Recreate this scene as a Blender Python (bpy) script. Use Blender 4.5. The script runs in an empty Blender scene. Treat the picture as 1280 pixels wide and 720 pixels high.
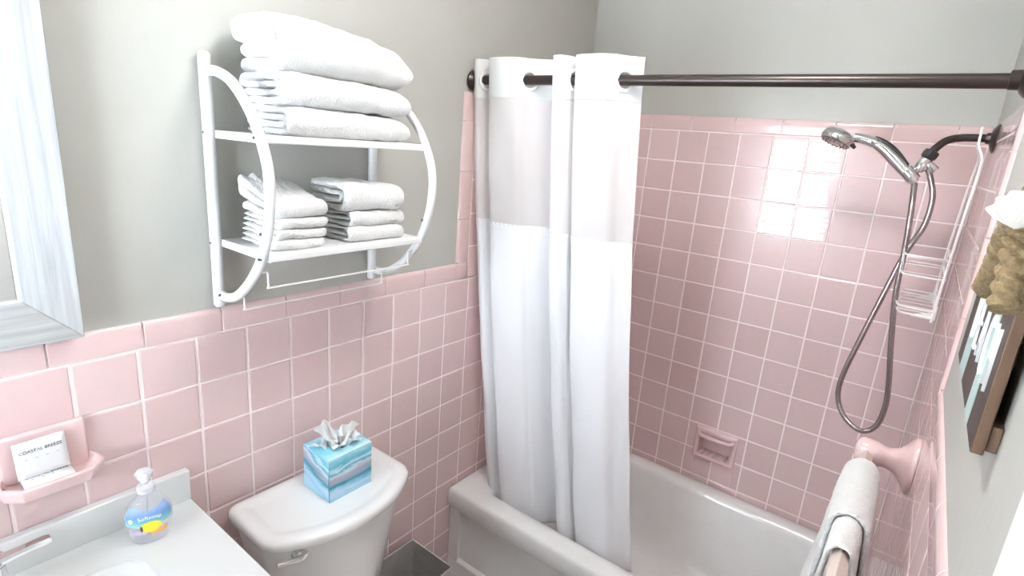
import bpy, bmesh, math, random
from mathutils import Vector, Matrix, noise
random.seed(7)
C = bpy.context.scene.collection
PI = math.pi
T = 0.1095                      # tile pitch (4 1/4 in tile + joint)
XR, YB, ZC = 1.275, -2.50, 2.42  # right tile face, back wall, ceiling

# ------------------------------------------------------------------ materials
def mat(name, col, rough=0.5, metal=0.0, coat=0.0, trans=0.0, emit=None, estr=0.0, spec=0.5, sheen=0.0):
    m = bpy.data.materials.new(name); m.use_nodes = True
    b = m.node_tree.nodes['Principled BSDF']
    b.inputs['Base Color'].default_value = (*col, 1)
    b.inputs['Roughness'].default_value = rough
    b.inputs['Metallic'].default_value = metal
    b.inputs['Coat Weight'].default_value = coat
    b.inputs['Coat Roughness'].default_value = 0.03
    b.inputs['Transmission Weight'].default_value = trans
    b.inputs['Specular IOR Level'].default_value = spec
    b.inputs['Sheen Weight'].default_value = sheen
    if emit:
        b.inputs['Emission Color'].default_value = (*emit, 1)
        b.inputs['Emission Strength'].default_value = estr
    return m
def N(m, t, **kw):
    n = m.node_tree.nodes.new(t)
    for k, v in kw.items(): setattr(n, k, v)
    return n
def L(m, a, b): m.node_tree.links.new(a, b)
def bsdf(m): return m.node_tree.nodes['Principled BSDF']
def coords(m, scale=(1, 1, 1), rot=(0, 0, 0)):
    tc = N(m, 'ShaderNodeTexCoord'); mp = N(m, 'ShaderNodeMapping')
    mp.inputs['Scale'].default_value = scale; mp.inputs['Rotation'].default_value = rot
    L(m, tc.outputs['Object'], mp.inputs['Vector']); return mp.outputs['Vector']
def ntex(m, vec, scale, detail=3, rough=.5, dist=0):
    n = N(m, 'ShaderNodeTexNoise')
    n.inputs['Scale'].default_value = scale; n.inputs['Detail'].default_value = detail
    n.inputs['Roughness'].default_value = rough; n.inputs['Distortion'].default_value = dist
    L(m, vec, n.inputs['Vector']); return n
def ramp(m, fac, stops):
    r = N(m, 'ShaderNodeValToRGB'); L(m, fac, r.inputs['Fac'])
    e = r.color_ramp.elements
    while len(e) > 1: e.remove(e[-1])
    for i, (p, c) in enumerate(stops):
        x = e[0] if i == 0 else e.new(p)
        x.position = p; x.color = (*c, 1)
    return r
def bump(m, fac, strength, dist):
    b = N(m, 'ShaderNodeBump'); b.inputs['Strength'].default_value = strength; b.inputs['Distance'].default_value = dist
    L(m, fac, b.inputs['Height']); L(m, b.outputs['Normal'], bsdf(m).inputs['Normal']); return b

def paint(name, col, bstr=.25):
    m = mat(name, col, .42, spec=.45)
    v = coords(m)
    n = ntex(m, v, 3, 4)
    r = ramp(m, n.outputs['Fac'], [(.3, tuple(c * .96 for c in col)), (.7, tuple(min(1, c * 1.03) for c in col))])
    L(m, r.outputs['Color'], bsdf(m).inputs['Base Color'])
    n2 = ntex(m, coords(m, (1, 1, .35)), 60, 3); bump(m, n2.outputs['Fac'], bstr, .002)
    return m
M = {}
M['paint'] = paint('greige wall paint', (.445, .440, .408))
M['ceil'] = paint('white ceiling paint', (.80, .80, .78))
M['doorwhite'] = paint('white door paint', (.80, .80, .78), .1)

def tile_mat():
    m = mat('pink glazed tile', (.62, .375, .372), .22, coat=.5, spec=.35)
    at = N(m, 'ShaderNodeAttribute', attribute_name='tone')
    r = ramp(m, at.outputs['Fac'], [(0, (.650, .478, .472)), (.5, (.680, .508, .500)), (1, (.710, .538, .528))])
    n = ntex(m, coords(m), 35, 3, .6)
    mx = N(m, 'ShaderNodeMixRGB', blend_type='MULTIPLY'); mx.inputs['Fac'].default_value = .10
    L(m, r.outputs['Color'], mx.inputs[1]); L(m, n.outputs['Color'], mx.inputs[2])
    L(m, mx.outputs['Color'], bsdf(m).inputs['Base Color'])
    n2 = ntex(m, coords(m), 14, 2); bump(m, n2.outputs['Fac'], .12, .004)
    return m
M['tile'] = tile_mat()
M['ceramic_pink'] = mat('pink glazed ceramic', (.67, .485, .48), .14, coat=.6)
M['trimtile'] = mat('pink glazed trim tile', (.68, .505, .495), .13, coat=.6)
M['grout'] = mat('pale pink grout', (.86, .76, .745), .7)
M['porcelain'] = mat('white porcelain', (.76, .76, .755), .12, coat=.5)
M['tub'] = mat('white enamel', (.76, .75, .735), .16, coat=.5)
m = M['tub']; n = ntex(m, coords(m), 5, 5, .6)
r = ramp(m, n.outputs['Fac'], [(.25, (.76, .76, .75)), (.6, (.83, .83, .825))]); L(m, r.outputs['Color'], bsdf(m).inputs['Base Color'])
M['marble'] = mat('white cultured marble', (.63, .645, .645), .12, coat=.4)
M['cab'] = mat('white cabinet paint', (.78, .78, .76), .35)
M['chrome'] = mat('chrome', (.80, .80, .82), .07, 1)
M['steel'] = mat('brushed steel hose', (.40, .365, .36), .24, 1)
M['bronze'] = mat('dark bronze', (.045, .034, .030), .30, .55)
M['black'] = mat('black rubber', (.02, .02, .022), .45)
M['enamelwhite'] = mat('white enamelled metal', (.70, .705, .71), .28, coat=.3)
M['enamelwire'] = mat('white coated wire', (.84, .82, .80), .35)
M['plasticwhite'] = mat('white plastic', (.85, .85, .84), .22)
M['dark'] = mat('dark screw', (.08, .075, .07), .5, .4)
M['beigebar'] = mat('beige plastic bar', (.62, .53, .47), .3, coat=.2)

def terry(name, col):
    m = mat(name, col, .95, sheen=.35, spec=.15)
    n = ntex(m, coords(m), 260, 2, .6); n2 = ntex(m, coords(m), 75, 3)
    a = N(m, 'ShaderNodeMath', operation='ADD'); L(m, n.outputs['Fac'], a.inputs[0]); L(m, n2.outputs['Fac'], a.inputs[1])
    bump(m, a.outputs[0], .75, .006); return m
M['terry'] = terry('white terry cloth', (.72, .72, .715))

def cloth(name, transp, transl, col):
    m = bpy.data.materials.new(name); m.use_nodes = True
    nt = m.node_tree; nt.nodes.clear()
    out = N(m, 'ShaderNodeOutputMaterial')
    d = N(m, 'ShaderNodeBsdfDiffuse'); d.inputs['Color'].default_value = (*col, 1)
    t = N(m, 'ShaderNodeBsdfTranslucent'); t.inputs['Color'].default_value = (*col, 1)
    mx = N(m, 'ShaderNodeMixShader'); mx.inputs[0].default_value = transl
    L(m, d.outputs[0], mx.inputs[1]); L(m, t.outputs[0], mx.inputs[2])
    n = ntex(m, coords(m, (1, 1, .5)), 26, 4, .55, .6)
    b = N(m, 'ShaderNodeBump'); b.inputs['Strength'].default_value = .22; b.inputs['Distance'].default_value = .01
    L(m, n.outputs['Fac'], b.inputs['Height']); L(m, b.outputs['Normal'], d.inputs['Normal'])
    last = mx
    if transp:
        tr = N(m, 'ShaderNodeBsdfTransparent')
        mx2 = N(m, 'ShaderNodeMixShader'); mx2.inputs[0].default_value = transp
        L(m, mx.outputs[0], mx2.inputs[1]); L(m, tr.outputs[0], mx2.inputs[2]); last = mx2
    L(m, last.outputs[0], out.inputs['Surface']); return m
M['curtain'] = cloth('white curtain fabric', 0, .12, (.84, .84, .865))
M['header'] = cloth('white curtain header', 0, .18, (.80, .80, .795))
M['sheer'] = cloth('sheer white voile', .24, .30, (.88, .875, .88))

def clear_mat(name, tint, solid):
    m = bpy.data.materials.new(name); m.use_nodes = True
    nt = m.node_tree; nt.nodes.clear(); out = N(m, 'ShaderNodeOutputMaterial')
    tr = N(m, 'ShaderNodeBsdfTransparent'); tr.inputs['Color'].default_value = (*tint, 1)
    d = N(m, 'ShaderNodeBsdfDiffuse'); d.inputs['Color'].default_value = (.80, .80, .86, 1)
    g = N(m, 'ShaderNodeBsdfGlossy'); g.inputs['Roughness'].default_value = .06
    m1 = N(m, 'ShaderNodeMixShader'); m1.inputs[0].default_value = solid
    L(m, tr.outputs[0], m1.inputs[1]); L(m, d.outputs[0], m1.inputs[2])
    f = N(m, 'ShaderNodeLayerWeight'); f.inputs['Blend'].default_value = .12
    m2 = N(m, 'ShaderNodeMixShader'); ge = N(m, 'ShaderNodeNewGeometry')
    sb = N(m, 'ShaderNodeMath', operation='SUBTRACT'); sb.inputs[0].default_value = 1; L(m, ge.outputs['Backfacing'], sb.inputs[1])
    ml = N(m, 'ShaderNodeMath', operation='MULTIPLY'); L(m, f.outputs['Fresnel'], ml.inputs[0]); L(m, sb.outputs[0], ml.inputs[1])
    mn = N(m, 'ShaderNodeMath', operation='MINIMUM'); L(m, ml.outputs[0], mn.inputs[0]); mn.inputs[1].default_value = .45; L(m, mn.outputs[0], m2.inputs[0])
    L(m, m1.outputs[0], m2.inputs[1]); L(m, g.outputs[0], m2.inputs[2]); L(m, m2.outputs[0], out.inputs['Surface'])
    return m
M['clear'] = clear_mat('clear plastic', (.985, .985, .995), .16)
M['pump'] = clear_mat('frosted clear plastic', (.98, .98, .98), .55)
M['pane'] = clear_mat('window glass', (.97, .98, .98), .0)

def wood(name, c1, c2, axis, scale=30, rough=.55):
    m = mat(name, c1, rough)
    s = [scale, scale, scale]; s[axis] = scale * .04
    n = ntex(m, coords(m, tuple(s)), 1.6, 6, .65, .4)
    r = ramp(m, n.outputs['Fac'], [(.28, c1), (.5, tuple((a + b) / 2 for a, b in zip(c1, c2))), (.72, c2)])
    L(m, r.outputs['Color'], bsdf(m).inputs['Base Color']); bump(m, n.outputs['Fac'], .25, .002)
    return m
M['frame_v'] = wood('whitewashed wood upright', (.235, .237, .24), (.40, .402, .405), 2, 60)
M['frame_h'] = wood('whitewashed wood rail', (.25, .25, .25), (.41, .41, .41), 1, 60)
M['plank'] = wood('dark stained wood', (.030, .020, .017), (.070, .050, .041), 2, 50)
M['plank_edge'] = wood('brown raw wood', (.11, .060, .036), (.19, .108, .064), 2, 50)
M['teal'] = wood('pale teal painted wood', (.30, .43, .42), (.46, .56, .54), 2, 50)
M['mirror'] = mat('mirror glass', (.9, .92, .92), .02, 1)
M['letter'] = mat('white painted letter', (.88, .90, .90), .5)
M['ink'] = mat('grey ink', (.07, .07, .08), .6)
M['packet'] = mat('white paper wrapper', (.66, .66, .67), .45)
M['shell'] = mat('white shell', (.66, .63, .58), .45)
m = M['rope'] = mat('manila rope', (.27, .185, .095), .9)
n = ntex(m, coords(m), 220, 3, .7); r = ramp(m, n.outputs['Fac'], [(.3, (.14, .09, .042)), (.7, (.31, .225, .12))])
L(m, r.outputs['Color'], bsdf(m).inputs['Base Color']); bump(m, n.outputs['Fac'], .6, .003)
M['galv'] = mat('grey galvanised metal', (.26, .25, .25), .42, .35)
m = M['galv']; n = ntex(m, coords(m), 9, 4, .6, 1); r = ramp(m, n.outputs['Fac'], [(.3, (.40, .39, .385)), (.7, (.56, .55, .54))])
L(m, r.outputs['Color'], bsdf(m).inputs['Base Color'])
M['tissue'] = cloth('white tissue paper', 0, .3, (.88, .88, .88))
def box_mat():
    m = mat('blue watercolour print', (.3, .55, .7), .45, spec=.3)
    tc = N(m, 'ShaderNodeTexCoord'); sx = N(m, 'ShaderNodeSeparateXYZ'); L(m, tc.outputs['Object'], sx.inputs[0])
    n = ntex(m, coords(m, (9, 9, 40), (.10, -.06, 0)), 1.0, 4, .6, .4)
    a = N(m, 'ShaderNodeMath', operation='MULTIPLY_ADD'); L(m, sx.outputs[0], a.inputs[0]); a.inputs[1].default_value = .35; L(m, sx.outputs[2], a.inputs[2])
    b = N(m, 'ShaderNodeMapRange'); L(m, a.outputs[0], b.inputs['Value']); b.inputs['From Min'].default_value = .772 + .055; b.inputs['From Max'].default_value = .889 + .064
    c = N(m, 'ShaderNodeMath', operation='MULTIPLY_ADD'); L(m, n.outputs['Fac'], c.inputs[0]); c.inputs[1].default_value = .42; L(m, b.outputs[0], c.inputs[2])
    d = N(m, 'ShaderNodeMath', operation='SUBTRACT'); L(m, c.outputs[0], d.inputs[0]); d.inputs[1].default_value = .21
    r = ramp(m, d.outputs[0], [(0, (.42, .66, .80)), (.10, (.30, .56, .74)), (.20, (.50, .66, .80)), (.30, (.20, .48, .64)), (.38, (.03, .22, .33)), (.46, (.26, .36, .46)), (.54, (.42, .40, .47)),
                               (.62, (.60, .68, .76)), (.68, (.10, .40, .54)), (.75, (.55, .76, .84)), (.82, (.12, .46, .62)), (.90, (.26, .62, .76)), (1, (.58, .78, .84))])
    L(m, r.outputs['Color'], bsdf(m).inputs['Base Color']); return m
M['boxprint'] = box_mat()
M['cardedge'] = mat('pale card edge', (.05, .16, .18), .6)
M['label_blue'] = mat('blue label film', (.12, .24, .52), .3)
m = M['label_blue']
tc = N(m, 'ShaderNodeTexCoord'); sx = N(m, 'ShaderNodeSeparateXYZ'); L(m, tc.outputs['Generated'], sx.inputs[0])
nn = ntex(m, coords(m), 120, 3); ad = N(m, 'ShaderNodeMath', operation='MULTIPLY_ADD'); ad.inputs[1].default_value = .3; L(m, nn.outputs['Fac'], ad.inputs[0]); L(m, sx.outputs[2], ad.inputs[2])
r = ramp(m, ad.outputs[0], [(.2, (.36, .66, .70)), (.5, (.14, .44, .54)), (.7, (.16, .30, .60)), (1.0, (.30, .42, .68))]); L(m, r.outputs['Color'], bsdf(m).inputs['Base Color'])
M['yellow'] = mat('yellow print', (.86, .72, .03), .35)
M['orange'] = mat('orange print', (.86, .42, .16), .4)
M['lilac'] = mat('lilac print', (.62, .52, .72), .4)
M['bulb'] = mat('frosted lamp glass', (.9, .9, .88), .3, emit=(1, .98, .955), estr=2.5)
M['floor'] = mat('small grey floor tile', (.5, .5, .49), .3)
m = M['floor']; bt = N(m, 'ShaderNodeTexBrick'); L(m, coords(m), bt.inputs['Vector'])
bt.inputs['Scale'].default_value = 12; bt.offset = 0; bt.inputs['Row Height'].default_value = .5
bt.inputs['Color1'].default_value = (.52, .51, .5, 1); bt.inputs['Color2'].default_value = (.44, .43, .43, 1); bt.inputs['Mortar'].default_value = (.66, .64, .62, 1)
L(m, bt.outputs['Color'], bsdf(m).inputs['Base Color'])

# ------------------------------------------------------------------ mesh helpers
class MB:
    def __init__(s): s.v = []; s.f = []; s.a = []
    def add(s, vs, fs, tone=.5):
        o = len(s.v); s.v += [tuple(p) for p in vs]; s.f += [tuple(i + o for i in f) for f in fs]; s.a += [tone] * len(fs); return s
    def box(s, x0, x1, y0, y1, z0, z1):
        v = [(x, y, z) for x in (x0, x1) for y in (y0, y1) for z in (z0, z1)]
        return s.add(v, [(0, 1, 3, 2), (4, 6, 7, 5), (0, 4, 5, 1), (2, 3, 7, 6), (0, 2, 6, 4), (1, 5, 7, 3)])
    def tube(s, pts, r, n=12, caps=True, closed=False):
        pts = [Vector(p) for p in pts]; k = len(pts)
        rs = r if isinstance(r, (list, tuple)) else [r] * k
        tans = []
        for i in range(k):
            a = pts[(i - 1) % k] if (closed or i > 0) else pts[i]; b = pts[(i + 1) % k] if (closed or i < k - 1) else pts[i]
            t = (b - a); tans.append(t.normalized() if t.length > 1e-9 else Vector((0, 0, 1)))
        t0 = tans[0]; u = t0.cross(Vector((0, 0, 1)))
        if u.length < 1e-3: u = t0.cross(Vector((1, 0, 0)))
        u.normalize(); vs = []
        for i in range(k):
            t = tans[i]; u = (u - t * u.dot(t)).normalized(); w = t.cross(u)
            for j in range(n):
                a = 2 * PI * j / n; vs.append(pts[i] + (u * math.cos(a) + w * math.sin(a)) * rs[i])
        fs = []
        for i in range(k if closed else k - 1):
            for j in range(n):
                a = i * n + j; b = i * n + (j + 1) % n; c = ((i + 1) % k) * n + (j + 1) % n; d = ((i + 1) % k) * n + j
                fs.append((a, b, c, d))
        if caps and not closed:
            fs.append(tuple(range(n - 1, -1, -1))); fs.append(tuple((k - 1) * n + j for j in range(n)))
        return s.add(vs, fs)
    def rings(s, rs, cap0=True, cap1=True, closed=True):
        n = len(rs[0]); vs = [p for r in rs for p in r]; fs = []
        for i in range(len(rs) - 1):
            for j in range(n if closed else n - 1):
                fs.append((i * n + j, i * n + (j + 1) % n, (i + 1) * n + (j + 1) % n, (i + 1) * n + j))
        if cap0: fs.append(tuple(range(n - 1, -1, -1)))
        if cap1: fs.append(tuple((len(rs) - 1) * n + j for j in range(n)))
        return s.add(vs, fs)
    def lathe(s, prof, n=28, c=(0, 0, 0), axis=Vector((0, 0, 1)), sc=(1, 1)):
        axis = Vector(axis).normalized(); u = axis.orthogonal().normalized()
        if abs(axis.z) > .99: u = Vector((1, 0, 0))
        w = axis.cross(u); c = Vector(c)
        rs = [[c + axis * h + u * math.cos(2 * PI * j / n) * r * sc[0] + w * math.sin(2 * PI * j / n) * r * sc[1] for j in range(n)] for r, h in prof]
        return s.rings(rs)
    def prism(s, poly, axis, a, b):
        """poly: 2-D points in the two axes other than `axis`"""
        def P(p, h):
            q = list(p); q.insert(axis, h); return tuple(q)
        return s.rings([[P(p, a) for p in poly], [P(p, b) for p in poly]])
    def build(s, name, m, parent=None, smooth=True, bevel=0, seg=2, sub=0, tone=False, angle=35):
        me = bpy.data.meshes.new(name); me.from_pydata(s.v, [], s.f); me.validate()
        bm = bmesh.new(); bm.from_mesh(me)
        if not tone:
            bmesh.ops.remove_doubles(bm, verts=bm.verts, dist=1e-6)
            bmesh.ops.recalc_face_normals(bm, faces=bm.faces)
        bm.to_mesh(me); bm.free()
        if tone and len(me.polygons) == len(s.a):
            at = me.attributes.new('tone', 'FLOAT', 'FACE'); at.data.foreach_set('value', s.a)
        o = bpy.data.objects.new(name, me); C.objects.link(o)
        if m: me.materials.append(m)
        if bevel:
            b = o.modifiers.new('Bevel', 'BEVEL'); b.width = bevel; b.segments = seg; b.limit_method = 'ANGLE'; b.angle_limit = math.radians(40)
        if sub:
            u = o.modifiers.new('Subdivision', 'SUBSURF'); u.levels = sub; u.render_levels = sub
        if smooth:
            me.polygons.foreach_set('use_smooth', [True] * len(me.polygons))
            try: me.set_sharp_from_angle(angle=math.radians(angle if not bevel else 60))
            except Exception: pass
        if parent:
            o.parent = parent; o.matrix_parent_inverse = Matrix.Translation(-Vector(parent.location)) if parent.rotation_euler == Vector((0, 0, 0)) or True else None
        return o
def tag(o, label, cat, group=None, kind=None):
    if label: o['label'] = label
    if cat: o['category'] = cat
    if group: o['group'] = group
    if kind: o['kind'] = kind
    return o
def empty(name, loc, label, cat, group=None):
    o = bpy.data.objects.new(name, None); C.objects.link(o); o.location = loc; o.empty_display_size = .05
    return tag(o, label, cat, group)
def struct(o): o['kind'] = 'structure'; return o

def catmull(pts, k=8, closed=False):
    pts = [Vector(p) for p in pts]; n = len(pts); out = []
    for i in range(n if closed else n - 1):
        g = lambda j: pts[j % n] if closed else pts[max(0, min(n - 1, j))]
        a, b, c, d = g(i - 1), g(i), g(i + 1), g(i + 2)
        for j in range(k):
            t = j / k
            out.append(.5 * ((2 * b) + (c - a) * t + (2 * a - 5 * b + 4 * c - d) * t * t + (3 * b - a - 3 * c + d) * t ** 3))
    if not closed: out.append(pts[-1])
    return out
def rrect(x0, x1, y0, y1, r, z, n=8, side=8):
    """rounded rectangle ring with a fixed point count"""
    r = max(1e-4, min(r, (x1 - x0) / 2 - 1e-4, (y1 - y0) / 2 - 1e-4)); p = []
    cs = [(x1 - r, y1 - r, 0), (x0 + r, y1 - r, PI / 2), (x0 + r, y0 + r, PI), (x1 - r, y0 + r, 1.5 * PI)]
    for i, (cx, cy, a0) in enumerate(cs):
        for j in range(n + 1):
            a = a0 + PI / 2 * j / n; p.append((cx + r * math.cos(a), cy + r * math.sin(a)))
        nx, ny, na = cs[(i + 1) % 4]; q = (nx + r * math.cos(na), ny + r * math.sin(na)); s0 = p[-1]
        for j in range(1, side): p.append((s0[0] + (q[0] - s0[0]) * j / side, s0[1] + (q[1] - s0[1]) * j / side))
    return [(a, b, z) for a, b in p]
def inset(poly, d):
    """offset a counter-clockwise 2-D polygon inwards"""
    n = len(poly); out = []
    for i in range(n):
        a, b, c = Vector(poly[i - 1]), Vector(poly[i]), Vector(poly[(i + 1) % n])
        n1 = Vector((-(b - a).y, (b - a).x)).normalized(); n2 = Vector((-(c - b).y, (c - b).x)).normalized()
        nn = (n1 + n2); nn = nn.normalized() if nn.length > 1e-6 else n1
        k = max(.4, nn.dot(n1)); q = b + nn * d / k; out.append((q.x, q.y))
    return out
def text_mesh(body, size, name, m, parent, mtx, extrude=.0004, squeeze=1.0, offs=0):
    cu = bpy.data.curves.new(name, 'FONT'); cu.body = body; cu.size = size; cu.align_x = 'CENTER'; cu.align_y = 'CENTER'; cu.extrude = extrude; cu.offset = offs
    t = bpy.data.objects.new(name + '_text', cu); C.objects.link(t); bpy.context.view_layer.update()
    me = bpy.data.meshes.new_from_object(t.evaluated_get(bpy.context.evaluated_depsgraph_get()))
    bpy.data.objects.remove(t); bpy.data.curves.remove(cu)
    me.transform(Matrix.Diagonal((squeeze, 1, 1, 1))); me.transform(mtx)
    me.materials.clear(); me.materials.append(m); me.name = name
    o = bpy.data.objects.new(name, me); C.objects.link(o)
    if parent: o.parent = parent; o.matrix_parent_inverse = Matrix.Translation(-Vector(parent.location))
    return o
def basis(o, right, up):
    r = Vector(right).normalized(); u = Vector(up).normalized(); n = r.cross(u)
    m = Matrix((r, u, n)).transposed().to_4x4(); m.translation = Vector(o); return m

# ------------------------------------------------------------------ walls
def slab_with_holes(mb, axis, a, b, u0, u1, v0, v1, hole=None):
    """a wall slab between a and b on `axis`, with one rectangular hole (u, v are the other two axes)"""
    rects = [(u0, u1, v0, v1)]
    if hole:
        h0, h1, g0, g1 = hole
        rects = [(u0, h0, v0, v1), (h1, u1, v0, v1), (h0, h1, v0, g0), (h0, h1, g1, v1)]
    for r in rects:
        b_ = [[0, 0]] * 3; o = [i for i in range(3) if i != axis]
        b_[axis] = (a, b); b_[o[0]] = r[0:2]; b_[o[1]] = r[2:4]
        mb.box(*b_[0], *b_[1], *b_[2])
    return mb
NICHE = (.665, .788, .527, .618)
WIN = (.12, .62, 1.12, 1.85)
DOOR = (-2.42, -1.66, 0, 2.03)
floor = struct(MB().box(-.1, XR + .11, YB - .1, .1, -.06, 0).build('floor', M['floor'], smooth=False))
ceiling = struct(MB().box(-.1, XR + .11, YB - .1, .1, ZC, ZC + .06).build('ceiling', M['ceil'], smooth=False))
wall_left = struct(MB().box(-.1, -.006, YB - .1, .1, 0, ZC).build('wall_left', M['paint'], smooth=False))
wall_far = struct(slab_with_holes(MB(), 1, .006, .1, -.006, XR + .006, 0, ZC, NICHE).build('wall_far', M['paint'], smooth=False))
wall_right = struct(slab_with_holes(MB(), 0, XR + .006, XR + .1, YB, .006, 0, ZC, DOOR).build('wall_right', M['paint'], smooth=False))
wall_back = struct(slab_with_holes(MB(), 1, YB - .1, YB, -.006, XR + .006, 0, ZC, WIN).build('wall_back', M['paint'], smooth=False))

# P(u, v, h): u along the wall, v up, h out of the wall
PL = lambda u, v, h: (h, u, v)
PF = lambda u, v, h: (u, -h, v)
PR = lambda u, v, h: (XR - h, u, v)
G = .0021     # half joint
def tiles(mb, P, us, vs, flip=False, skip=None):
    for i in range(len(us) - 1):
        for j in range(len(vs) - 1):
            a, b, c, d = us[i] + G, us[i + 1] - G, vs[j] + G, vs[j + 1] - G
            if b - a < .006 or d - c < .006: continue
            if skip and a < skip[1] and b > skip[0] and c < skip[3] and d > skip[2]:
                for (a2, b2, c2, d2) in ((a, min(b, skip[0]), c, d), (max(a, skip[1]), b, c, d),
                                         (max(a, skip[0]), min(b, skip[1]), c, min(d, skip[2])), (max(a, skip[0]), min(b, skip[1]), max(c, skip[3]), d)):
                    if b2 - a2 > .004 and d2 - c2 > .004: one(mb, P, a2, b2, c2, d2, flip)
                continue
            one(mb, P, a, b, c, d, flip)
def one(mb, P, a, b, c, d, flip):
    tu, tv = random.gauss(0, .0028), random.gauss(0, .0028); mu, mv = (a + b) / 2, (c + d) / 2
    tone = min(1, max(0, random.gauss(.5, .2)))
    def ring(e, h, tl): return [P(u, v, h + tl * (tu * (u - mu) + tv * (v - mv))) for u, v in ((a + e, c + e), (b - e, c + e), (b - e, d - e), (a + e, d - e))]
    r = [ring(0, -.006, 0), ring(0, -.0022, 1), ring(.0008, -.0008, 1), ring(.0024, 0, 1)]
    vs = [p for q in r for p in q]; fs = []
    for k in range(3):
        for j in range(4):
            f = (k * 4 + j, k * 4 + (j + 1) % 4, k * 4 + 4 + (j + 1) % 4, k * 4 + 4 + j); fs.append(f[::-1] if flip else f)
    f = (12, 13, 14, 15); fs.append(f[::-1] if flip else f)
    mb.add(vs, fs, tone)
def cap_piece(mb, P, u0, u1, v0, v1, horizontal=True, flip=False):
    """bullnose trim: rounded over on its far (v1 / u1) edge"""
    prof = [(0, -.006), (0, -.002), (.0012, .0006), (.003, .0012)]
    w = (v1 - v0) if horizontal else abs(u1 - u0)
    R = .016
    prof += [(w - R + R * math.sin(a), .0012 - (R * .62) * (1 - math.cos(a))) for a in [k * PI / 2 / 7 for k in range(8)]] + [(w, -.012)]
    L0, L1 = (u0, u1) if horizontal else (v0, v1)
    rs = []
    for (q, dh) in ((L0 + .0010, -.0012), (L0 + .0014, -.0003), (L0 + .002, 0), (L0 + .004, 0), (L1 - .004, 0), (L1 - .002, 0), (L1 - .0014, -.0003), (L1 - .0010, -.0012)):
        row = []
        for (t, h) in prof:
            if horizontal: row.append(P(q, v0 + t, h + dh))
            else: row.append(P(u0 + t * (1 if u1 > u0 else -1), q, h + dh))
        rs.append(row)
    mb.rings(rs, True, True, closed=False)
def grout(mb, P, u0, u1, v0, v1, skip=None):
    rc = [(u0, u1, v0, v1)]
    if skip: rc = [(u0, skip[0], v0, v1), (skip[1], u1, v0, v1), (skip[0], skip[1], v0, skip[2]), (skip[0], skip[1], skip[3], v1)]
    for a, b, c, d in rc:
        mb.rings([[P(a, c, -.006), P(b, c, -.006), P(b, d, -.006), P(a, d, -.006)], [P(a, c, -.0016), P(b, c, -.0016), P(b, d, -.0016), P(a, d, -.0016)]])
def span(a, b, anchor, step=T):
    k0 = math.ceil((a - anchor) / step - 1e-6); out = [a]
    while anchor + k0 * step < b - .004:
        q = anchor + k0 * step
        if q > a + .02: out.append(q)
        k0 += 1
    if b - out[-1] < .03 and len(out) > 1: out.pop()
    out.append(b); return out
YK, ZL, XA, ZM = -.6695, 1.2, .2859, 1.7437
ZCAP, ZTOP = 1.257, 1.797
YS = -.735
# left wall
mb = MB()
tiles(mb, PL, span(YB, 0, YK), span(0, ZL, ZL))
tiles(mb, PL, span(YS + .055, 0, YK), span(ZL, ZM + .004, ZL))
mb.build('tile_field', M['tile'], wall_left, tone=True, angle=20)
mb = MB(); grout(mb, PL, YB, 0, 0, ZCAP - .013); grout(mb, PL, YS + .013, 0, ZL, ZTOP - .013)
mb.build('grout_bed', M['grout'], wall_left, smooth=False)
mb = MB()
js = [YS - .153 * k + (.0 if k == 0 else .012) for k in range(12)]
for b, a in zip(js[:-1], js[1:]): cap_piece(mb, PL, max(a, YB), b, ZL + .0016, ZCAP)
zs = [ZTOP - .004, 1.707, 1.555, 1.403, 1.2585]
one(mb, PL, YS - .001, YS + .0555, ZL + .0018, ZCAP - .0005, False)
for b, a in zip(zs[:-1], zs[1:]): cap_piece(mb, PL, YS + .0535, YS, a, b, horizontal=False)
for k in range(5):
    a = YS + .055 + .153 * k
    if a < 0: cap_piece(mb, PL, a, min(0, a + .153), ZM + .0056, ZTOP)
mb.build('tile_cap', M['trimtile'], wall_left, angle=40)
# far wall
mb = MB(); tiles(mb, PF, span(0, XR, XA), span(.385, ZM, ZM), skip=(.652, .802, .516, .640))
mb.build('tile_field', M['tile'], wall_far, tone=True, angle=20)
mb = MB(); grout(mb, PF, 0, XR, .385, ZTOP - .013, skip=NICHE); mb.build('grout_bed', M['grout'], wall_far, smooth=False)
mb = MB(); q = [0] + [.131 + .153 * k for k in range(8)] + [XR]
q = [x for x in q if x <= XR]
for a, b in zip(q[:-1], q[1:]): cap_piece(mb, PF, a, b, ZM + .0016, ZTOP)
mb.build('tile_cap', M['trimtile'], wall_far, angle=40)
# right wall
mb = MB(); tiles(mb, PR, span(YS + .055, 0, YK + .004), span(.385, ZM, ZM)); tiles(mb, PR, span(-1.605, YS + .055, YK + .004), span(0, ZL, ZM))
mb.build('tile_field', M['tile'], wall_right, tone=True, angle=20)
mb = MB(); grout(mb, PR, YS + .013, 0, .3, ZTOP - .013); grout(mb, PR, -1.605, YS + .013, 0, ZCAP - .013)
mb.build('grout_bed', M['grout'], wall_right, smooth=False)
mb = MB()
for k in range(6):
    b = YS - .153 * k; a = b - .153
    if b > -1.57: cap_piece(mb, PR, max(a, -1.605), b, ZL + .0016, ZCAP)
one(mb, PR, YS - .001, YS + .0555, ZL + .0018, ZCAP - .0005, False)
for b, a in zip(zs[:-1], zs[1:]): cap_piece(mb, PR, YS + .0535, YS, a, b, horizontal=False)
for k in range(5):
    a = YS + .055 + .153 * k
    if a < 0: cap_piece(mb, PR, a, min(0, a + .153), ZM + .0016, ZTOP)
mb.build('tile_cap', M['trimtile'], wall_right, angle=40)

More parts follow.
